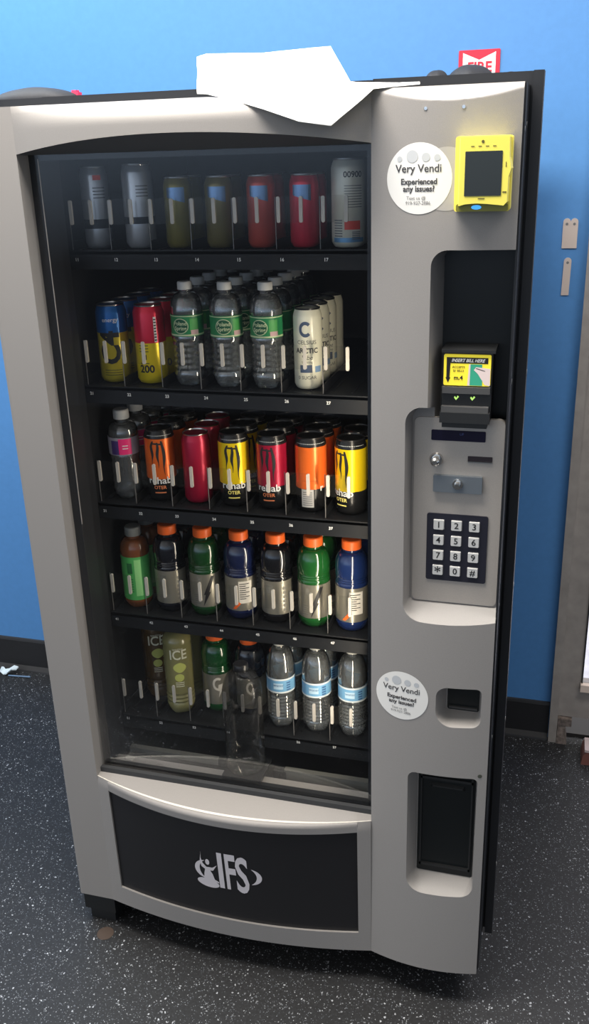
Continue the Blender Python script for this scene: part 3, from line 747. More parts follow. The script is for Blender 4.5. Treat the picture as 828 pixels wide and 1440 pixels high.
def rehab_back(off=0.0):
    def a(mb, r, h, mats):
        kw = M_(mats, white); kk = M_(mats, ink)
        wrap_rect(mb, off - 0.022, off + 0.004, 0.012, 0.050, r + 0.0003, 0, M_(mats, mat('barcode_ground', (0.42, 0.41, 0.40, 1), 0.6)))
        for k in range(7): wrap_rect(mb, off - 0.019, off + 0.001, 0.016 + k*0.0045, 0.0178 + k*0.0045, r + 0.0006, 0, M_(mats, greyink))
        wrap_text(mb, 'r', 0.052, 0.020, r + 0.0003, 0, kw, 0.015, 1.1, u0=off + 0.022)
        for k in range(16): wrap_rect(mb, -0.032 + k*0.0042, -0.0295 + k*0.0042, h - 0.0135, h - 0.0105, r*0.955, 0, kw, 1)
        wrap_rect(mb, off - 0.020, off + 0.012, 0.068, 0.0685, r + 0.0003, 0, kk)
    return a
blk = mat('can_black', (0.012, 0.012, 0.013, 1), 0.25, 0.2)
orange = cm('orange', (238, 110, 40)); crimson = cm('crimson', (175, 25, 60)); yel = cm('yellow', (250, 215, 20))
def rehab(col, art): return can_maker(0.0318, 0.156, [(0.31, blk), (0.985, col), (1.0, blk)], art, blacklid)

def c4_art(body, r, h, mats):
    k = M_(mats, ink); wrap_text(body, 'C4', 0.0725, 0.056, r, 0, k, 0.035, 1.0, rot=PI/2, u0=-0.006)
    kd = M_(mats, mat('c4_line', srgb(90, 90, 40), 0.5))
    for z in (0.016, 0.021, 0.026): wrap_rect(body, -0.024, 0.012, z, z + 0.0015, r, 0, kd)
    wrap_text(body, 'energy', 0.128, 0.012, r, 0, M_(mats, white), 0.0, 1.0, u0=-0.004)
def c4b_art(body, r, h, mats):
    k = M_(mats, ink); kd = M_(mats, mat('c4_line', srgb(90, 90, 40), 0.5))
    wrap_text(body, '200', 0.031, 0.021, r, 0, k, 0.03, 1.0, u0=-0.012); wrap_text(body, 'TI', 0.055, 0.014, r, 0, k, 0.02, 1.0, u0=-0.016)
    for z in (0.066, 0.072, 0.078, 0.042): wrap_rect(body, -0.026, -0.006, z, z + 0.0018, r, 0, kd)
    wrap_rect(body, 0.008, 0.014, 0.085, 0.135, r, 0, M_(mats, white), 3)
    for z in range(8): wrap_rect(body, 0.0085, 0.0135, 0.088 + z*0.0058, 0.0905 + z*0.0058, r + 0.0003, 0, k, 2)
def cels_art(body, r, h, mats):
    kb = M_(mats, mat('celsius_navy', srgb(70, 85, 110), 0.4)); k = M_(mats, mat('celsius_grey', srgb(60, 62, 66), 0.5)); kc = M_(mats, mat('celsius_blue', srgb(120, 150, 185), 0.4))
    n = 20; ro, ri = 0.0150, 0.0085
    for i in range(n):
        a0 = 0.75 + (2*PI - 1.5)*i/n; a1 = 0.75 + (2*PI - 1.5)*(i+1)/n
        wrap_poly(body, [(ro*0.85*math.cos(a0) - 0.002, ro*math.sin(a0)), (ro*0.85*math.cos(a1) - 0.002, ro*math.sin(a1)), (ri*0.85*math.cos(a1) - 0.002, ri*math.sin(a1)), (ri*0.85*math.cos(a0) - 0.002, ri*math.sin(a0))], 0.117, r, 0, kb)
    wrap_text(body, 'CELSIUS', 0.092, 0.0110, r, 0, k, 0.0, 1.0); wrap_text(body, 'ARCTIC', 0.076, 0.0135, r, 0, k, 0.03, 0.95); wrap_text(body, 'Vibe', 0.063, 0.0125, r, 0, k, 0.0, 1.0, shear=0.2)
    wrap_text(body, 'Sparkling', 0.054, 0.006, r, 0, k, 0.0, 1.0)
    wrap_rect(body, -0.014, 0.010, 0.034, 0.049, r, 0, kb); wrap_text(body, '0 SUGAR', 0.024, 0.0095, r, 0, k, 0.0, 1.0)
    wrap_rect(body, 0.016, 0.030, 0.034, 0.046, r, 0, kc)
def white_can_art(body, r, h, mats):
    k = M_(mats, greyink); 
    wrap_text(body, '00900', 0.125, 0.014, r, 0, M_(mats, ink), 0.02, 1.0, u0=0.008)
    for z in range(9): wrap_rect(body, -0.008, 0.026, 0.070 + z*0.0045, 0.0712 + z*0.0045, r, 0, k)
    for z in range(7): wrap_rect(body, -0.030, -0.012, 0.020 + z*0.0045, 0.0220 + z*0.0045, r, 0, k)
    wrap_rect(body, -0.008, 0.022, 0.032, 0.047, r, 0, M_(mats, mat('label_red', srgb(230, 70, 50), 0.4)))
    wrap_rect(body, -0.032, 0.030, 0.010, 0.018, r, 0, M_(mats, mat('label_blue', srgb(110, 160, 200), 0.35, 0.4)))
    for z in range(5): wrap_rect(body, 0.006, 0.022, 0.015 + z*0.003, 0.0165 + z*0.003, r + 0.0003, 0, k)
def trap_art(c1):
    def a(body, r, h, mats):
        k = M_(mats, mat('silver_blue', srgb(120, 150, 185), 0.25, 0.7)); n = 8
        for i in range(n):
            u0 = -0.024 + 0.036*i/n; u1 = -0.024 + 0.036*(i+1)/n
            b0 = h*0.72 - 0.010*(i/n); b1 = h*0.72 - 0.010*((i+1)/n)
            wrap_poly(body, [(u0, b0), (u1, b1), (u1, h - 0.018), (u0, h - 0.018)], 0, r, 0, k)
    return a
def ghost_art(redmark):
    def a(body, r, h, mats):
        k = M_(mats, greyink)
        for z in range(4): wrap_rect(body, -0.004, 0.020, h*0.62 + z*0.006, h*0.62 + 0.002 + z*0.006, r, 0, k)
        if redmark: wrap_rect(body, -0.002, 0.014, h*0.84, h*0.90, r, 0, M_(mats, mat('label_red', srgb(230, 70, 50), 0.4)))
    return a
silvcan = cm('silver', (190, 192, 195), 0.6, 0.3); darkband = cm('dark_band', (25, 28, 34)); whitecan = cm('white', (225, 222, 205), 0.15, 0.3)

# bottles
def ring(prof, z0, z1, r, n, depth):
    for i in range(n):
        za = z0 + (z1-z0)*i/n; zb_ = z0 + (z1-z0)*(i+0.5)/n
        prof += [(r, za), (r - depth, zb_)]
    prof.append((r, z1))
def petal(rb, nl=5, amp=0.12, zt=0.022):
    def f(r, z, a):
        if z < zt and r > 0.004: return r*(1 - amp*(1 - z/zt)*(0.5 + 0.5*math.cos(nl*a)))
        return r
    return f
def bottle_maker(r, h, neck_r, cap_r, cap_h, labz, bodymat, capmat, labmat, art=None, liquid=None, shoulder=0.30, rings=5, waist=None, name='water_bottle', lob=True, fill=0.80):
    def f():
        b_ = MB(); zs_ = h*(1 - shoulder)       # shoulder start
        P = [(r*0.55, 0.003), (r*0.80, 0.0), (r*0.96, 0.008), (r, 0.016)]
        l0, l1 = labz
        if l0 > 0.04: ring(P, 0.024, l0 - 0.006, r, rings, r*0.07)
        P += [(r, l0 - 0.003), (r*0.975, l0), (r*0.975, l1), (r, l1 + 0.004)]
        if waist:
            P += [(r, waist - 0.008), (r*0.94, waist - 0.005), (r*0.97, waist - 0.0025), (r*0.93, waist), (r*0.97, waist + 0.0025), (r*0.94, waist + 0.005), (r, waist + 0.009)]
        nk = h - cap_h
        zz = max(zs_, P[-1][1] + 0.002)
        for k in range(9):
            t = k/8; P.append((neck_r + (r - neck_r)*math.cos(t*PI/2)**0.8 if t < 1 else neck_r, zz + (nk - 0.006 - zz)*math.sin(t*PI/2)**(1.15)))
        P += [(neck_r, nk - 0.002), (neck_r*1.18, nk - 0.0015), (neck_r*1.18, nk), (neck_r*0.9, nk), (neck_r*0.9, h - 0.003)]
        b_.lathe(P, 36, 0, petal(r) if lob else None)
        parts = [('bottle_body', b_, bodymat)]
        if liquid:
            q = MB(); PL = [(p[0]*0.955, max(p[1], 0.002) + 0.001) for p in P if p[1] < h*fill]
            rl = PL[-1][0]; PL.append((0.0001, PL[-1][1])); q.lathe(PL, 32, 0, petal(r) if lob else None); parts.append(('liquid', q, liquid))
        c_ = MB(); c_.lathe([(cap_r, h - cap_h), (cap_r*1.02, h - cap_h + 0.001), (cap_r, h - 0.002), (cap_r*0.9, h), (0.0001, h)], 28)
        for k in range(28):
            a = 2*PI*k/28; c_.box(0, 0, 0, 0, 0, 0) if False else None
        parts.append(('cap', c_, capmat))
        if labmat:
            l_ = MB(); rl = r*0.985 + 0.0004
            l_.lathe([(rl, l0), (rl, l1)], 40); mats = [labmat]
            l_.f = l_.f[:-2]; l_.m = l_.m[:-2]; l_.s = l_.s[:-2]
            if art: art(l_, rl + 0.0004, h, mats)
            parts.append(('label', l_, mats))
        return name, parts
    return f
pet = clear('clear_bottle_plastic', (0.93, 0.94, 0.94, 1), 4.0, 0.07, (0.8, 0.82, 0.82, 1), 1.5, 0.06)
water = clear('water', (0.93, 0.95, 0.95, 1), 2.0, 0.08, (0.7, 0.75, 0.75, 1), 1.33, 0.03)
capwhite = mat('cap_white', (0.62, 0.62, 0.60, 1), 0.45)
capclear = mat('cap_translucent', (0.50, 0.49, 0.44, 1), 0.4)
caporange = mat('cap_orange', srgb(240, 105, 40), 0.4)
def ps_art(l_, r, h, mats):
    z = 0.1195; kg = M_(mats, mat('ps_pale', srgb(205, 220, 175), 0.5)); k2 = M_(mats, mat('ps_dark_green', srgb(20, 90, 60), 0.5)); k3 = M_(mats, mat('ps_blue', srgb(90, 150, 190), 0.5))
    wrap_rect(l_, -0.10, 0.10, z - 0.0195, z - 0.0165, r, 0, kg, 40); wrap_rect(l_, -0.10, 0.10, z + 0.0180, z + 0.0195, r, 0, kg, 40)
    n = 24; wrap_poly(l_, [(0.0165*math.cos(2*PI*i/n) - 0.003, 0.0150*math.sin(2*PI*i/n)) for i in range(n)], z, r + 0.0005, 0, kg)
    wrap_poly(l_, [(0.0150*math.cos(2*PI*i/n) - 0.003, 0.0135*math.sin(2*PI*i/n)) for i in range(n)], z, r + 0.0009, 0, k2)
    wrap_text(l_, 'Poland', z + 0.0050, 0.0105, r + 0.0013, 0, kg, 0.02, 0.95, u0=-0.003); wrap_text(l_, 'Spring', z - 0.0045, 0.0105, r + 0.0013, 0, kg, 0.02, 0.95, u0=-0.003)
    wrap_rect(l_, 0.016, 0.034, z - 0.010, z + 0.014, r + 0.0002, 0, M_(mats, mat('ps_leaf', srgb(70, 165, 80), 0.5)))
    wrap_rect(l_, 0.018, 0.034, z - 0.0165, z - 0.008, r + 0.0004, 0, M_(mats, mat('ps_pink', srgb(205, 170, 170), 0.5)))
def lb_art(l_, r, h, mats):
    kw = M_(mats, mat('nl_white', srgb(225, 232, 235), 0.5)); z0, z1 = 0.092, 0.128
    wrap_rect(l_, -0.10, 0.10, z1 - 0.004, z1, r, 0, kw, 40); wrap_rect(l_, -0.10, 0.10, z0, z0 + 0.004, r, 0, kw, 40)
    wrap_rect(l_, -0.018, 0.004, z0 + 0.010, z1 - 0.011, r, 0, M_(mats, mat('nl_blue_light', srgb(190, 220, 240), 0.5)))
    k = M_(mats, mat('nl_blue', srgb(60, 100, 150), 0.5))
    wrap_text(l_, 'water', 0.112, 0.010, r + 0.0003, 0, k, 0.0, 1.0, u0=-0.006)
    for i in range(4): wrap_rect(l_, 0.012, 0.022, z0 + 0.006 + i*0.006, z0 + 0.009 + i*0.006, r + 0.0003, 0, k, 3)
def g_art(kind):
    def a(l_, r, h, mats):
        kk = M_(mats, mat('g_grey', srgb(120, 118, 110), 0.5)); kd = M_(mats, ink); kw = M_(mats, mat('g_white', srgb(215, 210, 200), 0.5)); ko = M_(mats, caporange)
        z0, z1 = 0.022, 0.100
        if kind == 'G':
            n = 18
            for i in range(n):
                a0 = 0.9 + (2*PI-1.5)*i/n; a1 = 0.9 + (2*PI-1.5)*(i+1)/n
                wrap_poly(l_, [(0.0125*math.cos(a0), 0.017*math.sin(a0)), (0.0125*math.cos(a1), 0.017*math.sin(a1)), (0.0075*math.cos(a1), 0.011*math.sin(a1)), (0.0075*math.cos(a0), 0.011*math.sin(a0))], 0.076, r, 0, kw)
            wrap_poly(l_, [(0.001, 0.074), (0.013, 0.077), (0.006, 0.060), (0.009, 0.060), (0.0, 0.040), (0.003, 0.058), (-0.001, 0.058)], 0, r + 0.0002, 0, kw)
        elif kind == 'bolt':
            wrap_poly(l_, [(0.012, 0.095), (0.020, 0.095), (0.006, 0.058), (0.010, 0.058), (-0.008, 0.024), (-0.002, 0.052), (-0.006, 0.052)], 0, r, 0, kd)
            wrap_poly(l_, [(-0.020, 0.090), (-0.012, 0.094), (-0.010, 0.080), (-0.018, 0.074)], 0, r, 0, kk)
            for i in range(5): wrap_rect(l_, -0.028, -0.014, 0.030 + i*0.005, 0.032 + i*0.005, r, 0, kk, 3)
        elif kind == 'facts':
            wrap_rect(l_, -0.006, 0.024, 0.040, 0.092, r, 0, kw, 6)
            for i in range(8): wrap_rect(l_, -0.004, 0.010 + 0.008*(i % 2), 0.050 + i*0.005, 0.0518 + i*0.005, r + 0.0003, 0, kd, 4)
            wrap_poly(l_, [(-0.022, 0.026), (-0.008, 0.044), (-0.002, 0.040), (-0.014, 0.026)], 0, r + 0.0003, 0, ko)
        elif kind == 'side':
            for i in range(6): wrap_rect(l_, 0.012, 0.020, 0.030 + i*0.010, 0.036 + i*0.010, r, 0, kk, 3)
            wrap_rect(l_, -0.026, -0.012, 0.070, 0.090, r, 0, kk, 3)
    return a
def gator(key, rgb, art):
    m1 = mat('sports_drink_' + key, srgb(*rgb), 0.14, 0.0, 0.6, coat=0.6)
    lab = mat('foil_label', srgb(150, 146, 134), 0.28, 0.55)
    return bottle_maker(0.0350, 0.200, 0.0175, 0.0205, 0.020, (0.022, 0.100), m1, caporange, lab, g_art(art), None, 0.30, 3, 0.114, 'sports_drink_bottle', False)
def ice_art(l_, r, h, mats):
    kw = M_(mats, mat('ice_white', srgb(235, 232, 205), 0.4)); kf = M_(mats, mat('ice_fruit', srgb(200, 205, 110), 0.5))
    wrap_text(l_, 'ICE', 0.156, 0.034, r, 0, kw, 0.015, 0.85); wrap_text(l_, 'sparkling', 0.172, 0.007, r, 0, kw, 0.0, 1.0)
    n = 16; wrap_poly(l_, [(0.013*math.cos(2*PI*i/n)*(1 + 0.2*math.cos(4*PI*i/n)) + 0.002, 0.013*math.sin(2*PI*i/n)) for i in range(n)], 0.124, r, 0, kf)
    wrap_poly(l_, [(0.011*math.cos(2*PI*i/n), 0.010*math.sin(2*PI*i/n)) for i in range(n)], 0.098, r, 0, kf)
    for i in range(3): wrap_rect(l_, -0.010, 0.010, 0.074 + i*0.005, 0.076 + i*0.005, r, 0, kw, 3)
def ice(key, rgb):
    lq = mat('sparkling_' + key, srgb(*rgb), 0.2, 0.0, 0.6, coat=0.4)
    return bottle_maker(0.0330, 0.224, 0.0120, 0.0150, 0.014, (0.060, 0.175), lq, capclear, lq, ice_art, None, 0.19, 3, None, 'sparkling_drink_bottle', True)
def pink_art(l_, r, h, mats):
    kp_ = M_(mats, mat('pink_print', srgb(235, 45, 120), 0.45)); kb = M_(mats, mat('purple_print', srgb(70, 50, 110), 0.45))
    wrap_rect(l_, -0.012, 0.016, 0.100, 0.134, r, 0, kp_); wrap_rect(l_, -0.030, -0.012, 0.100, 0.130, r, 0, kb)
    wrap_rect(l_, -0.004, 0.008, 0.112, 0.114, r + 0.0003, 0, M_(mats, white)); wrap_rect(l_, -0.004, 0.008, 0.118, 0.120, r + 0.0003, 0, M_(mats, white))
def tea_art(l_, r, h, mats):
    kd = M_(mats, mat('tea_dark_green', srgb(40, 110, 60), 0.5)); kw = M_(mats, mat('tea_pale', srgb(150, 220, 140), 0.5))
    wrap_rect(l_, -0.005, 0.010, 0.030, 0.118, r, 0, kw, 5); wrap_rect(l_, -0.022, -0.010, 0.085, 0.110, r, 0, kd, 4)
    for i in range(6): wrap_rect(l_, -0.022, -0.010, 0.040 + 0.006*i, 0.042 + 0.006*i, r, 0, kd, 4)

ORD = ['far left column', 'second column from left', 'third column from left', 'middle column', 'third column from right', 'second column from right', 'far right column']
ROWN = ['top row', 'second row', 'third row', 'fourth row', 'bottom row']
SH = ['top shelf', 'second shelf', 'third shelf', 'fourth shelf', 'bottom shelf']
DEP = ['foremost', 'second back', 'third back', 'fourth back', 'fifth back']
def column_items(row, c, key, maker, n, step, desc, cat, group, dang=0.0, yfirst=0.190, dx=0.0, keyback=None):
    for k in range(n):
        x = CX0 + PITCH*c + 0.0 + dx; y = yfirst + step*k
        kk, mk, ds = (key, maker, desc) if (k == 0 or not keyback) else keyback
        lab = '%s, %s, %s, %s' % (ds, ROWN[row], ORD[c], DEP[k])
        jitter = 0 if k == 0 else random.uniform(-0.6, 0.6)
        instance(kk, mk, (x, y, BASE[row] + 0.001), lab, cat, group, facing(x, y) + dang + jitter)
g1 = 'slim cans on the top shelf'; g2 = 'tall cans on the second shelf'; g3 = 'energy drink cans on the third shelf'
# top shelf
column_items(0, 0, 'gh0', can_maker(0.0262, 0.150, [(0.22, silvcan), (0.36, darkband), (1, silvcan)], ghost_art(True)), 1, 0.06, 'slim silver can with small red mark', 'can', g1, dx=-0.008)
column_items(0, 1, 'gh1', can_maker(0.0290, 0.153, [(0.28, silvcan), (0.38, darkband), (1, silvcan)], ghost_art(False)), 1, 0.06, 'wide silver can with dark band near its base', 'can', g1)
rb = [('rb2', (125, 116, 48), 'short olive yellow can with silver blue patch', g1), ('rb3', (118, 108, 62), 'short dull gold can with silver blue patch', g1), ('rb4', (195, 78, 66), 'short coral red can with silver patch', g1), ('rb5', (215, 45, 70), 'short bright red can with silver blue patch', g1)]
for i, (k_, rgb, ds, gg) in enumerate(rb):
    column_items(0, 2 + i, k_, can_maker(0.0272, 0.128, [(1, cm(k_, rgb))], trap_art(None)), 2, 0.058, ds, 'can', gg)
column_items(0, 6, 'wh6', can_maker(0.0312, 0.152, [(1, whitecan)], white_can_art), 2, 0.066, 'tall white can with red block and barcode digits', 'can', g1)
# second shelf
column_items(1, 0, 'c4a', can_maker(0.0312, 0.157, [(0.70, cm('c4yellow', (215, 195, 60))), (1, cm('c4blue', (20, 95, 165)))], c4_art), 4, 0.066, 'blue topped yellow can with big black letters', 'can', g2)
column_items(1, 1, 'c4b', can_maker(0.0312, 0.157, [(0.56, cm('c4yellow2', (240, 215, 40))), (1, cm('c4red', (220, 35, 65)))], c4b_art), 4, 0.066, 'red topped yellow can', 'can', g2)
psl = mat('ps_green_label', srgb(35, 135, 80), 0.4)
psm = bottle_maker(0.0322, 0.202, 0.0120, 0.0145, 0.0150, (0.0985, 0.1405), pet, capwhite, psl, ps_art, water, 0.29, 6, None, 'water_bottle', True, 0.86)
for c in (2, 3, 4): column_items(1, c, 'ps', psm, 5, 0.068, 'clear water bottle with green label', 'bottle', 'green labelled water bottles on the second shelf', dang=[-0.35, -0.1, -0.35][c-2])
column_items(1, 5, 'cel', can_maker(0.0278, 0.155, [(1, mat('can_celsius', srgb(228, 226, 205), 0.3, 0.1))], cels_art, blacklid), 4, 0.060, 'slim white can with black lid', 'can', g2, dang=-0.1)
# third shelf
column_items(2, 0, 'pk', bottle_maker(0.0325, 0.192, 0.0125, 0.0165, 0.020, (0.098, 0.136), pet, capwhite, mat('frosted_label', (0.35, 0.33, 0.38, 1), 0.5), pink_art, water, 0.29, 4, None, 'water_bottle', True, 0.8), 4, 0.068, 'clear flavoured water bottle with pink label', 'bottle', 'pink labelled bottles on the third shelf')
pale = mat('pale_orange_print', srgb(225, 130, 80), 0.5); lemon = mat('lemon_print', srgb(240, 225, 120), 0.5)
column_items(2, 1, 'rho', rehab(orange, rehab_art(-0.006, True, pale)), 3, 0.067, 'orange energy drink can with claw mark', 'can', g3)
column_items(2, 2, 'rhc0', can_maker(0.0300, 0.150, [(1.0, crimson)], None, can_al), 3, 0.067, 'plain crimson energy drink can', 'can', g3)
column_items(2, 3, 'rhy', rehab(yel, rehab_art(-0.004, True, lemon)), 3, 0.067, 'yellow energy drink can with claw mark', 'can', g3)
column_items(2, 4, 'rhc', rehab(crimson, rehab_art(-0.010, True, pale)), 3, 0.067, 'crimson energy drink can with claw mark', 'can', g3)
column_items(2, 5, 'rho2', rehab(orange, rehab_back(0.0)), 3, 0.067, 'orange energy drink can with barcode patch', 'can', g3)
column_items(2, 6, 'rhy2', rehab(yel, rehab_art(-0.022, True, lemon)), 2, 0.067, 'yellow energy drink can turned sideways', 'can', g3)
# fourth shelf
column_items(3, 0, 'tea', bottle_maker(0.0325, 0.188, 0.0150, 0.0180, 0.020, (0.020, 0.124), mat('amber_tea', srgb(120, 70, 40), 0.2, coat=0.5), mat('cap_grey', (0.25, 0.26, 0.25, 1), 0.5), mat('green_label', srgb(85, 180, 95), 0.4), tea_art, None, 0.28, 3, None, 'tea_bottle', False), 2, 0.070, 'tea bottle with bright green label and grey cap', 'bottle', 'bottles on the fourth shelf')
gs = [('gn', (12, 14, 24), 'side', 'near black sports drink bottle with orange cap'), ('gg', (14, 60, 24), 'bolt', 'dark green sports drink bottle with orange cap'), ('gb', (14, 24, 60), 'facts', 'dark blue sports drink bottle with orange cap'),
      ('gk', (12, 12, 16), 'side', 'black sports drink bottle with orange cap'), ('gg2', (24, 82, 34), 'bolt', 'bright green sports drink bottle with orange cap'), ('gb2', (22, 40, 85), 'facts', 'blue sports drink bottle with orange cap')]
for i, (k_, rgb, art, ds) in enumerate(gs): column_items(3, 1 + i, k_, gator(k_, rgb, art), 2, 0.072, ds, 'bottle', 'bottles on the fourth shelf')
# bottom shelf
g5 = 'bottles on the bottom shelf'
column_items(4, 0, 'icea', ice('amber', (85, 62, 30)), 1, 0.07, 'amber sparkling drink bottle with white letters', 'bottle', g5, yfirst=0.240, dx=0.006)
column_items(4, 1, 'icey', ice('pale', (138, 134, 88)), 2, 0.070, 'pale yellow sparkling drink bottle with white letters', 'bottle', g5)
column_items(4, 2, 'gg3', gator('gg3', (10, 70, 30), 'G'), 1, 0.07, 'green sports drink bottle with white letter', 'bottle', g5, yfirst=0.22)
column_items(4, 3, 'gn3', gator('gn3', (10, 14, 26), 'G'), 1, 0.07, 'near black sports drink bottle with white letter', 'bottle', g5, yfirst=0.22)
nlm = bottle_maker(0.0325, 0.212, 0.0105, 0.0140, 0.0110, (0.092, 0.128), pet, capclear, mat('light_blue_label', srgb(120, 175, 215), 0.4), lb_art, water, 0.33, 7, None, 'water_bottle', True, 0.84)
for c in (4, 5, 6): column_items(4, c, 'nl', nlm, 2, 0.070, 'clear water bottle with light blue label', 'bottle', g5, dang=0.0)
# large clear bottle dropped in the bin
bigm = bottle_maker(0.0440, 0.265, 0.014, 0.016, 0.014, (0.13, 0.17), clear('dim_bottle_plastic', (0.72, 0.72, 0.72, 1), 0.4, 0.008, (0.4, 0.4, 0.38, 1), 1.45, 0.1), blacklid, None, None, None, 0.28, 4, None, 'large_bottle', False)
# (stands in the gap between the shelves and the glass)
instance('big', bigm, (0.425, 0.0, 0.0), 'large clear bottle fallen in the bin below the bottom shelf', 'bottle', 'dropped bottle', 0)
big = PROTO['big'][0]; big.location = (0.416, 0.0870, 0.4655); del big['group']
for o in PROTO['big'][1]:
    o.scale = (1, 1, 1)

m = MB(); m.box(0.372, 0.462, 0.047, 0.128, 0.456, 0.4645); m.box(0.385, 0.45, 0.06, 0.12, 0.411, 0.456); m.build('delivery_tray', liner, vm)
# torn tag in the bin
m = MB(); m.loft([(0.128, 0.062, 0.4540), (0.148, 0.060, 0.4530), (0.150, 0.072, 0.4540), (0.130, 0.074, 0.4560)], [(0.129, 0.062, 0.4560), (0.147, 0.060, 0.4550), (0.149, 0.072, 0.4570), (0.131, 0.074, 0.4580)])
tag(m.build('paper_tag', mat('dull_tag', (0.45, 0.44, 0.40, 1), 0.6)), 'small pale torn paper tag at lower left corner behind the glass', 'paper')

# ------------------------------------------------------------------ things on top of the machine
PAPER = [(0.409, 0.069, 1.895), (0.413, 0.056, 1.885), (0.418, 0.044, 1.874), (0.422, 0.032, 1.864), (0.425, 0.02, 1.854), (0.429, 0.008, 1.844), (0.433, -0.003, 1.835), (0.424, 0.074, 1.899), (0.428, 0.061, 1.888), (0.433, 0.047, 1.877), (0.437, 0.034, 1.866), (0.441, 0.021, 1.855), (0.445, 0.009, 1.844), (0.449, -0.003, 1.834), (0.471, 0.081, 1.898), (0.475, 0.067, 1.885), (0.48, 0.053, 1.872), (0.485, 0.037, 1.859), (0.49, 0.019, 1.846), (0.496, -0.001, 1.834), (0.505, -0.029, 1.821), (0.52, 0.082, 1.896), (0.525, 0.065, 1.88), (0.53, 0.048, 1.865), (0.536, 0.028, 1.85), (0.541, 0.007, 1.836), (0.551, -0.025, 1.821), (0.559, -0.053, 1.806), (0.579, 0.089, 1.899), (0.585, 0.067, 1.879), (0.59, 0.044, 1.86), (0.597, 0.018, 1.841), (0.607, -0.018, 1.821), (0.616, -0.054, 1.803), (0.62, -0.07, 1.786), (0.631, 0.095, 1.901), (0.637, 0.071, 1.88), (0.643, 0.046, 1.859), (0.649, 0.017, 1.838), (0.659, -0.024, 1.817), (0.667, -0.058, 1.797), (0.671, -0.075, 1.778), (0.653, 0.065, 1.874), (0.657, 0.048, 1.859), (0.662, 0.028, 1.845), (0.666, 0.007, 1.83), (0.674, -0.025, 1.816), (0.68, -0.053, 1.802), (0.683, -0.065, 1.789), (0.679, 0.026, 1.843), (0.681, 0.016, 1.836), (0.684, 0.006, 1.829), (0.687, -0.01, 1.822), (0.691, -0.026, 1.815), (0.694, -0.042, 1.808), (0.697, -0.053, 1.801), (0.698, 0.027, 1.841), (0.702, 0.011, 1.837), (0.705, -0.005, 1.832), (0.707, -0.016, 1.828), (0.709, -0.025, 1.823), (0.711, -0.033, 1.819), (0.713, -0.041, 1.815), (0.716, 0.024, 1.84), (0.717, 0.018, 1.838), (0.718, 0.012, 1.836), (0.719, 0.006, 1.834), (0.721, -0.0, 1.833), (0.722, -0.006, 1.831), (0.723, -0.012, 1.829), (0.755, 0.026, 1.838), (0.755, 0.022, 1.837), (0.756, 0.018, 1.836), (0.757, 0.014, 1.835), (0.757, 0.01, 1.834), (0.758, 0.007, 1.833), (0.759, 0.003, 1.832), (0.787, 0.028, 1.838), (0.788, 0.026, 1.837), (0.788, 0.024, 1.836), (0.788, 0.022, 1.836), (0.789, 0.02, 1.835), (0.789, 0.017, 1.834), (0.789, 0.015, 1.834)]
m = MB(); NU, NV = 12, 7
m.grid(PAPER, NU, NV, 0, True)
psh = m.build('paper_sheet', paper, flip_fix=False)
sd = psh.modifiers.new('thickness', 'SOLIDIFY'); sd.thickness = 0.0007; sd.offset = 0
sb = psh.modifiers.new('smooth', 'SUBSURF'); sb.subdivision_type = 'SIMPLE'; sb.levels = 1; sb.render_levels = 1
tag(psh, 'blank white paper sheet drooping over the machine top edge', 'paper')
def lump(name, cx, cy, z0, rx, ry, h, material, seed, pw=1.0):
    rnd = random.Random(seed); m = MB(); nu, nv = 28, 9; ph = [rnd.uniform(0, 6.28) for _ in range(4)]
    pts = []
    for i in range(nu + 1):
        a = 2*PI*i/nu
        for j in range(nv + 1):
            t = j/nv; k = 1 + 0.06*math.sin(3*a + ph[0]) + 0.04*math.sin(7*a + ph[1])
            rr_ = math.cos(t*PI/2)
            z = z0 + h*math.sin(t*PI/2)**pw*(1 + 0.10*math.sin(2*a + ph[2])*rr_)
            pts.append((cx + rx*rr_*k*math.cos(a), cy + ry*rr_*k*math.sin(a), z))
    m.grid(pts, nu+1, nv+1); return m.build(name, material)
clothm = noisy(mat('black_cloth', (0.010, 0.012, 0.018, 1), 0.7), 200, 0.2)
tag(lump('black_bag', 0.836, 0.30, 1.8455, 0.042, 0.05, 0.032, clothm, 2), 'largest black bundle on the machine top below the fire sign', 'bag')
tag(lump('cable_coil', 0.776, 0.30, 1.8455, 0.021, 0.03, 0.026, clothm, 3, 0.7), 'small rounded black lump on the machine top left of the bag', 'cable')
tag(lump('rubber_foot', 0.905, 0.34, 1.8455, 0.024, 0.03, 0.020, clothm, 5, 0.7), 'low black lump near the right end of the machine top', 'cable')
m = lump('black_sheet', 0.030, 0.19, 1.8475, 0.085, 0.05, 0.024, clothm, 7)
tag(m, 'low black folded cover on the left end of the machine top', 'cover')
redp = mat('red_plastic', srgb(225, 60, 95), 0.4)
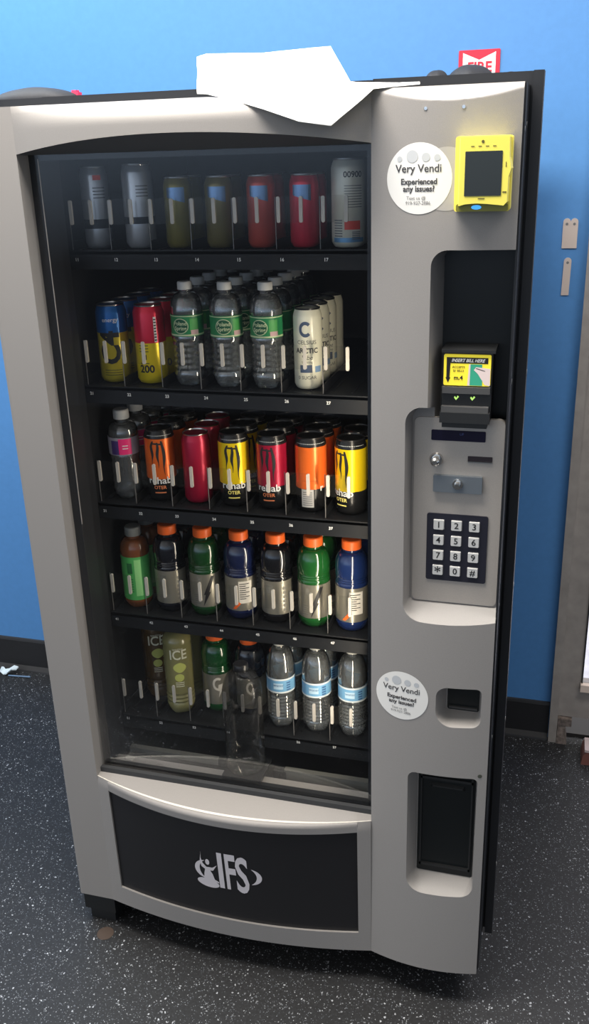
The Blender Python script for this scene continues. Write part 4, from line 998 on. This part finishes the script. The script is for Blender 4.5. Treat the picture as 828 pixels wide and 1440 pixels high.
m = MB(); m.box(0.094, 0.121, 0.19, 0.21, 1.8455, 1.8500); m.box(0.102, 0.119, 0.192, 0.208, 1.850, 1.8600); m.box(0.105, 0.115, 0.194, 0.206, 1.860, 1.8635)
tag(m.build('red_clip', redp), 'small red plastic clip on the machine top at left', 'clip')

# floor litter and block
m = MB()
A = [(-0.866, 1.000, 0.003), (-0.850, 0.985, 0.010), (-0.838, 0.980, 0.006), (-0.822, 0.975, 0.012), (-0.805, 0.985, 0.026), (-0.792, 0.995, 0.022)]
B = [(-0.862, 1.012, 0.016), (-0.848, 1.005, 0.020), (-0.836, 0.996, 0.018), (-0.818, 0.995, 0.024), (-0.802, 1.003, 0.034), (-0.788, 1.008, 0.027)]
m.grid(A + B, 2, 6, 0, False)
m.grid([(x, y, z - 0.003) for x, y, z in A] + [(x, y, z - 0.004) for x, y, z in B], 2, 6, 0, False)
lt = m.build('crumpled_wrapper', [mat('wrapper_white', (0.62, 0.72, 0.78, 1), 0.4)], flip_fix=False)
tag(lt, 'crumpled white wrapper on the floor by the baseboard at left', 'litter')
m = MB(); m.cyl((-0.815, 0.978, 0.004), (1, 0.10, 0), 0.003, 0.085, 10); tag(m.build('drinking_straw', mat('straw_blue', (0.12, 0.20, 0.32, 1), 0.4)), 'thin bluish straw lying by the crumpled white wrapper', 'straw')
m = MB(); P = [(1.172, 0.0), (1.27, 0.0), (1.27, 0.048), (1.186, 0.044), (1.176, 0.030)]
m.prism(P, 0.92, 1.00, 0); m.box(1.180, 1.27, 0.918, 0.985, 0.046, 0.054, 1)
tag(m.build('brown_block', [mat('brick_brown', (0.20, 0.075, 0.06, 1), 0.6), mat('block_pale', (0.55, 0.45, 0.45, 1), 0.5)]), 'reddish brown block with a pale top on the floor by the door', 'block')
m = MB(); put_disc(m, 0.070, -0.022, 0.02, lambda x, z: 0, 0)
m.v = [(x, z, 0.0008) for x, y, z in m.v]
tag(m.build('floor_smudge', mat('smudge', (0.06, 0.04, 0.03, 1), 0.8)), 'small brown smudge on the floor below the left leg', 'stain')
